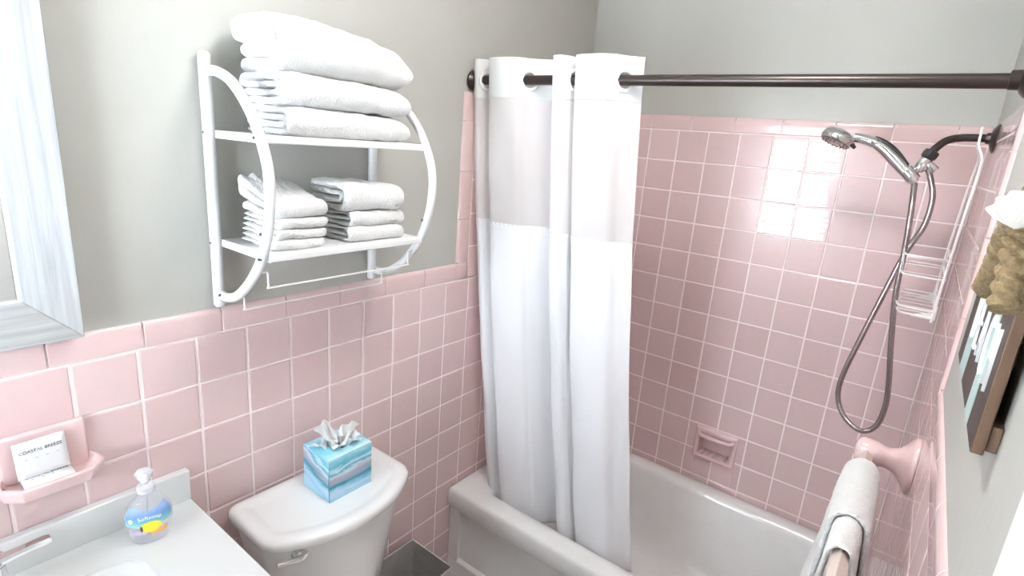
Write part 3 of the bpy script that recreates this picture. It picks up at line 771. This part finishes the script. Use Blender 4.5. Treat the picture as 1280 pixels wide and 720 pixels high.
# soap pump bottle
BO = Vector((.090, -1.694, VZ))
sp = empty('soap_bottle', BO, 'clear pump soap bottle with blue fish label on the vanity corner', 'soap bottle')
face = Vector((1.09, -.33, 0)).normalized(); side = Vector((.33, 1.09, 0)).normalized()
def brad(h):
    P_ = [(0, .028), (.006, .032), (.02, .0345), (.045, .0405), (.062, .0410), (.076, .0375), (.088, .029), (.097, .019), (.102, .0145), (.112, .0138)]
    for (a, ra), (b_, rb) in zip(P_[:-1], P_[1:]):
        if h <= b_:
            t_ = (h - a) / (b_ - a); t_ = t_ * t_ * (3 - 2 * t_) if a < .02 else t_; return ra + (rb - ra) * t_
    return .0138
def depth(h): return .62 + .38 * max(0, min(1, (h - .085) / .015))
def bpt(ang, h, off=0):
    r = brad(h) + off
    return BO + side * math.sin(ang) * r + face * math.cos(ang) * (r * depth(h)) + Vector((0, 0, h))
MB().rings([[bpt(2 * PI * k / 36, h) for k in range(36)] for h in [.0005, .003, .006, .012, .02, .03, .038, .045, .053, .062, .07, .076, .082, .088, .093, .097, .100, .103, .112]]).build('bottle', M['clear'], sp, angle=70)
def decal(name, m, f, a0, a1, h0, h1, off=.0006, na=20, nh=10):
    """a printed patch lying on the bottle's curved front"""
    mb = MB(); vs = []; 
    for j in range(nh + 1):
        for i in range(na + 1):
            u, v = i / na, j / nh; a, h = f(u, v) if f else (a0 + (a1 - a0) * u, h0 + (h1 - h0) * v); vs.append(bpt(a, h, off))
    fs = [(j * (na + 1) + i, j * (na + 1) + i + 1, (j + 1) * (na + 1) + i + 1, (j + 1) * (na + 1) + i) for j in range(nh) for i in range(na)]
    return mb.add(vs, fs).build(name, m, sp)
decal('label', M['label_blue'], lambda u, v: (-1.15 + 2.3 * u, (.040 + .012 * (1 - abs(2 * u - 1))* -1 * 0 + .010 * abs(2 * u - 1.0) ) * (1 - v) + (.083 + .005 * math.sin(u * 7 + 1)) * v), 0, 0, 0, 0)
def disc(ca, ch, ra, rh):
    return lambda u, v: (ca + ra * v * math.cos(2 * PI * u), ch + rh * v * math.sin(2 * PI * u))
fi = decal('fish_print', M['yellow'], disc(.05, .042, .46, .0125), 0, 0, 0, 0, .0011, 24, 3)
decal('fish_stripe', M['ink'], disc(-.34, .041, .06, .007), 0, 0, 0, 0, .0015, 14, 2)
decal('coral_print', M['orange'], lambda u, v: (.02 + .85 * u, .022 + (.013 + .004 * math.sin(u * 19)) * v), 0, 0, 0, 0, .0009, 24, 3)
decal('coral_print', M['lilac'], lambda u, v: (-.85 + .7 * u, .026 + (.010 + .003 * math.sin(u * 17)) * v), 0, 0, 0, 0, .0009, 24, 3)
decal('seal_print', M['letter'], disc(-.80, .060, .13, .005), 0, 0, 0, 0, .0012, 20, 2)
text_mesh('Softsoap', .0115, 'lettering', M['letter'], sp, basis(bpt(.02, .064, .0016), side, (0, 0, 1)), .0002)
MB().lathe([(.0140, 0), (.0155, .002), (.0155, .013), (.0125, .016), (.006, .017), (.006, .026)], 24, BO + Vector((0, 0, .108))).build('collar', M['pump'], sp)
hd = MB(); hb = BO + Vector((0, 0, .131))
rs = []
for z, wa, wb in ((0, .009, .009), (.004, .011, .010), (.012, .0155, .012), (.019, .0165, .0125), (.024, .012, .010), (.026, .006, .006)):
    rs.append([hb + side * math.cos(2 * PI * k / 8) * wa + face * math.sin(2 * PI * k / 8) * wb + Vector((0, 0, z)) for k in range(8)])
hd.rings(rs).tube([hb + Vector((0, 0, .015)), hb + Vector((0, 0, .015)) + face * .022, hb + Vector((0, 0, .011)) + face * .028], [.006, .005, .004], 10)
hd.build('pump_head', M['pump'], sp, angle=25)
MB().tube([BO + Vector((0, 0, .012)), BO + Vector((0, 0, .11))], .0022, 8).build('dip_tube', M['pump'], sp)

# ------------------------------------------------------------------ wall soap dish + wrapped soaps
sh_ = empty('ceramic_soap_dish', (0, -1.815, .99), 'pink ceramic soap dish on the tiled wall above the vanity', 'soap dish')
MB().box(-.002, .011, -1.882, -1.754, .990, 1.096).build('back_plate', M['ceramic_pink'], sh_, bevel=.005, seg=3)
def octo(x1, y0, y1, c, z, xb=.004): return [(xb, y0 + c * .25, z), (xb, y1 - c * .25, z), (xb + .022, y1, z), (x1 - c, y1, z), (x1, y1 - c, z), (x1, y0 + c, z), (x1 - c, y0, z), (xb + .022, y0, z)][::1]
rs = [octo(.048, -1.872, -1.762, .02, .984), octo(.066, -1.888, -1.746, .024, .994), octo(.072, -1.894, -1.740, .026, 1.016), octo(.070, -1.892, -1.742, .025, 1.020), octo(.064, -1.886, -1.748, .022, 1.020), octo(.058, -1.880, -1.754, .020, 1.008), octo(.050, -1.87, -1.764, .018, 1.005)]
MB().rings(rs).build('tray', M['ceramic_pink'], sh_, bevel=.003, seg=3, angle=80)
def pouch(w_, h_, t_):
    mb = MB(); nu, nv = 20, 14
    for s_ in (1, -1):
        vs = [((i / nu - .5) * w_, (j / nv - .5) * h_, s_ * t_ * .5 * (max(0, (1 - abs(2 * i / nu - 1) ** 4)) * max(0, (1 - abs(2 * j / nv - 1) ** 3))) ** .5 + .0012 * noise.noise(Vector((i * .5, j * .5, s_)))) for j in range(nv + 1) for i in range(nu + 1)]
        fs = [(j * (nu + 1) + i, j * (nu + 1) + i + 1, (j + 1) * (nu + 1) + i + 1, (j + 1) * (nu + 1) + i)[::s_] for j in range(nv) for i in range(nu)]
        mb.add(vs, fs)
    return mb
def packet(mtx, label, w_, h_):
    p = pouch(w_, h_, .011); p.v = [tuple(mtx @ Vector(v)) for v in p.v]
    o = p.build('wrapped_soap', M['packet'], angle=60); tag(o, label, 'soap', 'wrapped guest soaps in the wall dish')
    text_mesh('COASTAL BREEZE', .0076, 'lettering', M['ink'], o, mtx @ Matrix.Translation((0, h_ * .22, .0058)), .0002)
    for q in range(4): text_mesh('~', .007, 'emblem', M['ink'], o, mtx @ Matrix.Translation(((q - 1.5) * w_ * .2, h_ * .02, .0060)), .0001)
    text_mesh('sea salt\nsoap', .0052, 'lettering', M['ink'], o, mtx @ Matrix.Translation((0, -h_ * .2, .0060)), .0001) if False else None
    return o
packet(basis((.024, -1.826, 1.052), (0, 1, .02), (-.22, 0, 1)), 'white wrapped soap standing upright against the pink dish back', .074, .066)
packet(basis((.040, -1.824, 1.0135), (.02, 1, 0), (-1, 0, .10)), 'white wrapped soap lying flat in the tray of the pink dish', .072, .040)

# ------------------------------------------------------------------ mirror
mi = empty('framed_mirror', (.02, -2.02, 1.262), 'wall mirror in a wide whitewashed wood frame above the vanity', 'mirror')
my0, my1, mz0, mz1, fw = -2.30, -1.744, 1.262, 2.02, .074
xo, xi = .038, .018
def rail(a, b, c, d, key):
    """outer edge a-b, inner edge c-d (y, z); the face slopes in towards the glass"""
    q = [a, b, d, c]
    v = [(-.004, *p) for p in q] + [(xo, *a), (xo, *b), (xi, *d), (xi, *c)]
    MB().add(v, [(0, 1, 2, 3), (4, 7, 6, 5), (0, 4, 5, 1), (1, 5, 6, 2), (2, 6, 7, 3), (3, 7, 4, 0)]).build(key, M['frame_v'] if key == 'stile' else M['frame_h'], mi, smooth=False, bevel=.0012)
O = [(my0, mz0), (my1, mz0), (my1, mz1), (my0, mz1)]; I = [(my0 + fw, mz0 + fw), (my1 - fw, mz0 + fw), (my1 - fw, mz1 - fw), (my0 + fw, mz1 - fw)]
for k, key in enumerate(('rail', 'stile', 'rail', 'stile')): rail(O[k], O[(k + 1) % 4], I[k], I[(k + 1) % 4], key)
MB().box(.004, .012, my0 + fw - .004, my1 - fw + .004, mz0 + fw - .004, mz1 - fw + .004).build('mirror_glass', M['mirror'], mi, smooth=False)
bd = MB()
for (a, b_) in zip(I, I[1:] + I[:1]): bd.tube([(.015, *a), (.015, *b_)], .003, 6)
bd.build('inner_bead', M['enamelwhite'], mi)

# ------------------------------------------------------------------ beach sign on the right wall
SX = 1.262
sg = empty('beach_sign', (SX + .01, -1.2, 1.41), 'dark plank sign with white BEACH lettering on the right wall', 'sign')
pl = [(-1.050, -1.088, 'plank', 1.512), (-1.088, -1.160, 'teal', 1.530), (-1.160, -1.268, 'plank', 1.556), (-1.268, -1.318, 'teal', 1.566), (-1.318, -1.390, 'plank', 1.580)]
pl[0] = (-1.028, -1.088, 'plank', 1.514)
for y1, y0, mm, zt in pl:
    po_ = MB().box(SX, SX + .010, y0 + .0008, y1 - .0008, 1.408, zt).build('plank', M[mm], sg, bevel=.0012)
    po_.data.materials.append(M['plank_edge'])          # raw sawn edges, paint and stain only on the face
    for f in po_.data.polygons:
        if f.normal.x > -.5: f.material_index = 1
MB().box(SX + .010, XR + .006, -1.386, -1.04, 1.412, 1.438).build('batten', M['plank_edge'], sg, bevel=.0012)
MB().box(SX + .010, XR + .002, -1.384, -1.372, 1.438, 1.57).build('batten', M['black'], sg, bevel=.0012) if False else None
MB().box(SX + .010, XR + .006, -1.34, -1.10, 1.484, 1.508).build('batten', M['plank_edge'], sg, bevel=.0012)
for ch, yc in zip('BEACH', (-1.135, -1.190, -1.240, -1.296, -1.347)):
    text_mesh(ch, .098, 'letter', M['letter'], sg, basis((SX - .0012, yc, 1.488), (0, -1, 0), (0, 0, 1)), .0014, squeeze=.56, offs=-.0022)
def twisted(pts, r, strands=3, turns=150, lob=.45):
    """a laid rope: a tube whose section is a twisting three-lobed outline"""
    pts = catmull(pts, 14); mb = MB(); n = 24; vs = []; u = None; d = 0
    for i, p in enumerate(pts):
        a = pts[max(0, i - 1)]; b_ = pts[min(len(pts) - 1, i + 1)]; t_ = (b_ - a).normalized()
        if u is None: u = t_.orthogonal().normalized()
        u = (u - t_ * u.dot(t_)).normalized(); w_ = t_.cross(u)
        if i: d += (p - pts[i - 1]).length
        e = 1 if 0 < i < len(pts) - 1 else .55
        for j in range(n):
            an = 2 * PI * j / n; rad = r * e * (.72 + .34 * abs(math.cos(1.5 * (an + d * turns))))
            vs.append(p + (u * math.cos(an) + w_ * math.sin(an)) * rad)
    k = len(pts)
    fs = [(i * n + j, i * n + (j + 1) % n, (i + 1) * n + (j + 1) % n, (i + 1) * n + j) for i in range(k - 1) for j in range(n)]
    fs += [tuple(range(n - 1, -1, -1)), tuple((k - 1) * n + j for j in range(n))]
    return mb.add(vs, fs)
rp = empty('rope_hanger', (1.250, -1.38, 1.62), 'thick brown rope bow with a white scallop shell above the plank sign', 'rope')
twisted([(1.250, -1.395, 1.632), (1.250, -1.345, 1.620), (1.250, -1.300, 1.600), (1.250, -1.284, 1.5695), (1.250, -1.246, 1.540)], .0118).build('rope_tail', M['rope'], rp)
twisted([(1.248, -1.402, 1.632), (1.249, -1.402, 1.610), (1.250, -1.414, 1.578), (1.250, -1.428, 1.552)], .0122).build('rope_tail', M['rope'], rp)
twisted([(1.254, -1.385, 1.628), (1.258, -1.335, 1.665), (1.262, -1.345, 1.72), (1.268, -1.38, 1.78), (1.268, -1.40, 1.78), (1.262, -1.435, 1.72), (1.258, -1.425, 1.665), (1.254, -1.412, 1.628)], .0115).build('rope_loop', M['rope'], rp)
MB().lathe([(.004, 0), (.012, .004), (.0165, .012), (.0165, .022), (.011, .03), (.003, .033)], 18, (1.264, -1.398, 1.626), (-1, 0, 0), (1.0, 1.25)).build('knot', M['rope'], rp)
MB().lathe([(.0035, -.01), (.0035, .02), (.008, .021), (.008, .026), (.002, .028)], 12, (1.276, -1.39, 1.783), (-1, 0, 0)).build('nail', M['dark'], rp)
# scallop shell, hinge downwards
sl = MB(); nu, nv = 56, 14; vs = []
for s_ in (1, -1):
    for j in range(nv + 1):
        for i in range(nu + 1):
            a = (-1.15 + 2.3 * i / nu); v = j / nv; rad = .031 * v * (1 - .06 * (a / 1.15) ** 2 + .022 * math.cos(a * 17) * v)
            hgt = (.010 * math.sin(PI * min(1, v * .92 + .08)) * math.cos(a * .9) + .0016 * math.cos(a * 17) * v) if s_ > 0 else -.001
            q = rad * math.sin(a); z = 1.620 + rad * math.cos(a)   # shell turned out from the wall towards the room
            vs.append((1.241 + q * .75 - hgt * .7, -1.432 - q * .66 - hgt * .7, z))
K = (nu + 1) * (nv + 1)
fs = [(j * (nu + 1) + i, j * (nu + 1) + i + 1, (j + 1) * (nu + 1) + i + 1, (j + 1) * (nu + 1) + i) for j in range(nv) for i in range(nu)]
fs += [tuple(K + q for q in f[::-1]) for f in fs]
sl.add(vs, fs)
sl.build('scallop_shell', M['shell'], rp, angle=40)['label'] = 'white ribbed scallop shell'

# ------------------------------------------------------------------ towel bar with towels
tbz, tbx = 1.072, 1.191
bar = empty('towel_bar', (XR, -.70, tbz), 'beige square towel bar on pink ceramic brackets at the right wall', 'towel bar')
def bracket(y):
    mb = MB(); ring = lambda x, hy, hz: [(x, y + a * hy, tbz + c * hz) for a, c in [(math.copysign(abs(math.cos(t_)) ** .7, math.cos(t_)), math.copysign(abs(math.sin(t_)) ** .7, math.sin(t_))) for t_ in [2 * PI * k / 28 for k in range(28)]]]
    R_ = [ring(XR - .0005, .045, .060), ring(XR - .007, .045, .060), ring(XR - .011, .041, .055), ring(XR - .020, .030, .040), ring(XR - .032, .0215, .027), ring(XR - .046, .0185, .0215), ring(XR - .056, .0195, .022), ring(XR - .064, .0235, .0255), ring(XR - .072, .0250, .027), ring(XR - .096, .0250, .027), ring(XR - .104, .0215, .023), ring(XR - .108, .010, .012)]
    mb.rings(R_).build('bracket', M['ceramic_pink'], bar, angle=60)
bracket(-.700); bracket(-1.48)
h = .0125
MB().rings([[(tbx + a * h, y, tbz + c * h) for a, c in ((1, 0), (0, 1), (-1, 0), (0, -1))] for y in (-1.468, -.7115)]).build('bar', M['beigebar'], bar, smooth=False, bevel=.0008)
def draped(y0, y1, r, zl, zr, thick, seed, flare):
    """a folded towel hung over the bar: an arch section swept along the bar"""
    sec = []; nz = 16
    for k in range(nz): t_ = k / nz; sec.append((-r - flare * (1 - t_) ** 1.3, zl + (tbz - zl) * t_, 0))
    for k in range(13): a = PI - PI * k / 12; sec.append((r * math.cos(a), tbz + (r + .004) * math.sin(a), 1))
    for k in range(1, nz + 1): t_ = k / nz; sec.append((r + .030 * t_, tbz + (zr - tbz) * t_, 0))
    n = len(sec); rs = []
    ys = [y0, y0 + .003, y0 + .010] + [y0 + .02 + (y1 - y0 - .04) * k / 18 for k in range(19)] + [y1 - .010, y1 - .003, y1]
    for y in ys:
        e = min(y - y0, y1 - y); f = .5 if e < .001 else (.8 if e < .005 else 1); A, B = [], []
        for i, (x, z, top) in enumerate(sec):
            a = Vector(sec[max(0, i - 1)][:2]); b_ = Vector(sec[min(n - 1, i + 1)][:2]); t_ = (b_ - a).normalized(); nn = Vector((-t_.y, t_.x))
            dd = .004 * noise.noise(Vector((x * 12, y * 12, z * 8 + seed)))
            wob = .006 * noise.noise(Vector((z * 9, seed, 1 if y < (y0 + y1) / 2 else 5)))
            for S, lst in ((1, A), (-1, B)):
                q = Vector((x, z)) + nn * (thick / 2 * f * S + dd); lst.append((tbx + q.x, y + wob, q.y))
        rs.append(A + B[::-1])
    mb = MB(); mb.rings(rs, False, False); N_ = len(rs[0])
    for base, rev in ((0, False), ((len(rs) - 1) * N_, True)):
        for i in range(n - 1):
            f = (base + i, base + i + 1, base + N_ - 2 - i, base + N_ - 1 - i); mb.f.append(f if not rev else f[::-1]); mb.a.append(.5)
    return mb
place(draped(-1.125, -.850, .0185, .66, .74, .008, 9, .016), 'hanging_hand_towel', M['terry'], (0, 0, 0), 'smaller white hand towel lying directly on the beige bar, partly under the bath towel', 'towel', None, lump=.002, disp=.0015)
place(draped(-1.040, -.815, .0275, .46, .60, .0115, 3, .066), 'hanging_bath_towel', M['terry'], (0, 0, 0), 'larger white bath towel draped over the far end of the beige bar', 'towel', None, lump=.002, disp=.0018)

# ------------------------------------------------------------------ shower
SY = -.24
shw = empty('shower_fitting', (XR, SY, 1.75), 'bronze shower arm with chrome handheld shower head and hose', 'shower')
MB().lathe([(.034, 0), (.034, .003), (.028, .007), (.014, .012), (.0125, .02)], 28, (XR, SY, 1.752), (-1, 0, 0)).build('flange', M['bronze'], shw)
MB().tube(catmull([(XR - .002, SY, 1.752), (1.240, SY, 1.752), (1.205, SY, 1.750), (1.180, SY - .01, 1.741), (1.165, SY - .02, 1.724), (1.158, SY - .025, 1.712)], 6), .0095, 16).build('arm', M['bronze'], shw)
ax = Vector((-.40, -.08, -.92)).normalized()
MB().lathe([(.010, 0), (.0165, .002), (.0175, .010), (.0165, .020), (.012, .024)], 8, (1.160, SY - .023, 1.716), ax).build('swivel_nut', M['black'], shw)
V0 = Vector((1.151, SY - .026, 1.694))
MB().lathe([(.012, 0), (.014, .006), (.014, .026), (.0115, .034), (.004, .036)], 20, V0, ax).lathe([(.0105, 0), (.0105, .020), (.009, .024)], 16, V0 + Vector((.006, 0, -.012)), (.75, -.05, -.62)).build('diverter', M['chrome'], shw)
cr = MB(); hx = Vector((.68, -.12, -.72)).normalized()
cr.lathe([(.0155, -.018), (.0165, -.014), (.0165, .014), (.0145, .018)], 20, (1.126, SY - .048, 1.652), hx)
cr.tube([V0 + ax * .026, (1.130, SY - .042, 1.658)], .010, 12)
cr.build('holder', M['chrome'], shw)
# handheld head
hh = catmull([(1.140, SY - .052, 1.634), (1.118, SY - .048, 1.656), (1.092, SY - .046, 1.681), (1.064, SY - .046, 1.706), (1.036, SY - .046, 1.724), (1.008, SY - .046, 1.733), (.985, SY - .046, 1.736)], 5)
rr_ = [.0100 + .0060 * math.sin(PI * min(1, k / 22)) + (.003 if k > 20 else 0) for k in range(len(hh))]
MB().tube(hh, rr_, 16).build('handle', M['chrome'], shw)
gr = [hh[k] + Vector((.0075, 0, .0085)) for k in range(7, 23)]
MB().tube(gr, [.006 + .004 * math.sin(PI * k / 15) for k in range(16)], 10).build('grip', M['black'], shw)
hn = Vector((-.32, -.22, -.92)).normalized(); hc = Vector((.950, SY - .048, 1.739))
MB().lathe([(.006, -.016), (.024, -.013), (.038, -.004), (.043, .006), (.043, .013), (.039, .019)], 32, hc, hn).build('head', M['chrome'], shw)
fp = MB().lathe([(.0385, .0185), (.036, .021), (.018, .022), (.010, .024), (.001, .024)], 32, hc, hn)
u_ = hn.orthogonal().normalized(); w_ = hn.cross(u_)
for rr2, nn_ in ((.015, 8), (.024, 14), (.032, 18)):
    for k in range(nn_):
        a = 2 * PI * k / nn_; fp.lathe([(.0016, 0), (.0012, .003)], 6, hc + hn * .0212 + u_ * rr2 * math.cos(a) + w_ * rr2 * math.sin(a), hn)
fp.build('spray_face', M['steel'], shw)
MB().tube([hc + hn * .018 + Vector((.040, -.004, -.004)), hc + hn * .020 + Vector((.050, -.004, -.012))], [.006, .004], 10).build('spray_lever', M['black'], shw)
hose = [(1.130, -.33, 1.631), (1.149, -.33, 1.561), (1.157, -.329, 1.461), (1.163, -.327, 1.347), (1.181, -.324, 1.219), (1.199, -.321, 1.11), (1.205, -.318, 1.04), (1.197, -.314, .982), (1.170, -.309, .952), (1.132, -.305, .965), (1.105, -.3, .996), (1.091, -.295, 1.039), (1.093, -.291, 1.1), (1.11, -.286, 1.201), (1.134, -.282, 1.328), (1.159, -.279, 1.456), (1.182, -.276, 1.53), (1.184, -.273, 1.598), (1.172, -.271, 1.640), (1.158, -.268, 1.672)]
hose[0] = (1.140, -.293, 1.632)
hp = catmull(hose, 24)
ho = MB().tube(hp, [.0066 + .0006 * (k % 2) for k in range(len(hp))], 12).build('hose', M['steel'], shw)

# wire caddy hanging on the shower arm
cd = empty('shower_caddy', (1.252, -.24, 1.33), 'white coated wire shower caddy hanging from the bronze shower arm', 'caddy')
W = .0024
ya, yb = -.385, -.125
fmw = MB()
fmw.tube(catmull([(1.246, ya, 1.310), (1.248, ya, 1.45), (1.252, ya, 1.60), (1.255, ya + .03, 1.675), (1.255, ya + .075, 1.705), (1.244, SY - .028, 1.735), (1.243, SY - .012, 1.768), (1.243, SY, 1.776), (1.243, SY + .012, 1.768), (1.244, SY + .028, 1.735), (1.255, yb - .06, 1.705), (1.255, yb - .03, 1.675), (1.252, yb, 1.60), (1.248, yb, 1.45), (1.246, yb, 1.310)], 6), W + .0004, 8)
fmw.build('frame', M['enamelwire'], cd)
def basket(z0, z1, xf, name, ribs):
    b_ = MB()
    for z, e in ((z1, 0), (z0, .004)):
        b_.tube(catmull([(1.250, ya, z), (xf + .03 + e, ya, z), (xf + e, ya + .03, z), (xf + e, yb - .03, z), (xf + .03 + e, yb, z), (1.250, yb, z)], 6), W, 8)
        b_.tube([(1.250, ya, z), (1.250, yb, z)], W, 8)
    for k in range(ribs):
        y = ya + .05 + (yb - ya - .10) * k / max(1, ribs - 1)
        b_.tube([(1.250, y, z1), (1.250, y, z0), (xf + .005, y, z0), (xf, y, z1)], .0013, 6)
    b_.build(name, M['enamelwire'], cd)
basket(1.416, 1.464, 1.158, 'basket', 2)
basket(1.320, 1.336, 1.170, 'soap_tray', 4)
for y in (ya + .001, yb - .001):
    MB().prism([(1.252, 1.316), (1.252, 1.352), (1.236, 1.332), (1.210, 1.322), (1.205, 1.316)], 1, y - .0015, y + .0015).build('corner_gusset', M['enamelwire'], cd, smooth=False)
# ------------------------------------------------------------------ waste bin
wb = empty('waste_bin', (.115, -1.0, 0), 'grey square metal waste bin between the toilet and the tub', 'bin')
def sq(h, z, e=0): return rrect(.112 - h, .112 + h, -1.000 - h, -1.000 + h, .008, z, 3, 4)
MB().rings([sq(.068, 0), sq(.070, .004), sq(.094, .302), sq(.0925, .302), sq(.0685, .012), sq(.02, .010)], True, True).build('body', M['galv'], wb, angle=50)
rm = MB(); q = sq(.0938, .303); rm.tube(q, .0028, 8, closed=True)
rm.build('rim', M['galv'], wb)
be = MB()
for i in range(64):
    s = i / 16 % 1; e = i // 16; a = -.090 + .18 * s
    x, y = [(a, -.0955), (.0955, a), (-a, .0955), (-.0955, -a)][e]
    be.lathe([(.001, 0), (.0022, .001), (.0016, .0032), (.0003, .004)], 6, (.112 + x, -1.000 + y, .3035))
be.build('rim_beading', M['chrome'], wb)

# ------------------------------------------------------------------ lamps
vlight = empty('vanity_light', (0, -1.95, 2.16), 'white bar light with three frosted globes above the mirror', 'lamp')
MB().box(-.006, .03, -2.22, -1.72, 2.13, 2.19).build('back_plate', M['enamelwhite'], vlight, bevel=.004)
for y in (-2.13, -1.97, -1.81):
    MB().lathe([(.02, 0), (.014, .03), (.014, .08)], 16, (.03, y, 2.16), (1, 0, 0)).build('socket', M['enamelwhite'], vlight)
    MB().lathe([(.045 * math.sin(PI * k / 12) + .0005, .045 - .045 * math.cos(PI * k / 12)) for k in range(13)], 20, (.105, y, 2.16), (1, 0, 0)).build('bulb', M['bulb'], vlight)
cfill = empty('ceiling_fill_lamp', (.82, -1.22, ZC), 'added round white fill lamp on the ceiling, out of view', 'lamp')  # unseen dome lamp, added to fill the room with soft light
MB().lathe([(.16, 0), (.16, .02), (.145, .024)], 36, (.82, -1.22, ZC), (0, 0, -1)).build('base', M['enamelwhite'], cfill)
M['dome'] = mat('frosted fill dome glass', (.9, .9, .9), .3, emit=(1, .985, .965), estr=28)
MB().lathe([(.145, .02), (.138, .05), (.11, .075), (.06, .09), (.002, .095)], 36, (.82, -1.22, ZC), (0, 0, -1)).build('dome', M['dome'], cfill)

# daylight: bright overcast sky entering through the window
wd = bpy.data.worlds.new('World'); bpy.context.scene.world = wd; wd.use_nodes = True
bg = wd.node_tree.nodes['Background']; bg.inputs['Color'].default_value = (.82, .90, 1.0, 1); bg.inputs['Strength'].default_value = 27
pt = bpy.data.lights.new('window_portal', 'AREA'); pt.shape = 'RECTANGLE'; pt.size = WIN[1] - WIN[0]; pt.size_y = WIN[3] - WIN[2]; pt.cycles.is_portal = True
po = bpy.data.objects.new('window_portal', pt); C.objects.link(po)
po.location = ((WIN[0] + WIN[1]) / 2, YB - .045, (WIN[2] + WIN[3]) / 2); po.rotation_euler = (-PI / 2, 0, 0)
po.rotation_euler = (PI / 2, 0, PI)  # faces +y, into the room

# ------------------------------------------------------------------ camera
cam = bpy.data.cameras.new('camera'); co = bpy.data.objects.new('camera', cam); C.objects.link(co)
cam.sensor_width = 36; cam.lens = 681.3 / 1280 * 36; cam.clip_start = .01; cam.clip_end = 50
r0 = Vector((.790466368636422, .6077111420503933, .0764858672079693)); u0 = Vector((-.2167503792986057, .16074325352587104, .9629023208611702)); b0 = Vector((.5728718819497594, -.777720241651022, .2587837564408106))
mm = Matrix((r0, u0, b0)).transposed().to_4x4(); mm.translation = (1.18225, -2.02465, 1.65677)
co.matrix_world = mm
sc = bpy.context.scene; sc.camera = co
sc.view_settings.view_transform = 'Standard'; sc.view_settings.look = 'None'; sc.view_settings.gamma = 1; sc.view_settings.use_curve_mapping = False
sc.view_settings.exposure = 1.2
sc.cycles.max_bounces = 12; sc.cycles.diffuse_bounces = 6; sc.cycles.glossy_bounces = 6; sc.cycles.transparent_max_bounces = 16; sc.cycles.transmission_bounces = 6
sc.cycles.sample_clamp_indirect = 8; sc.cycles.use_denoising = True
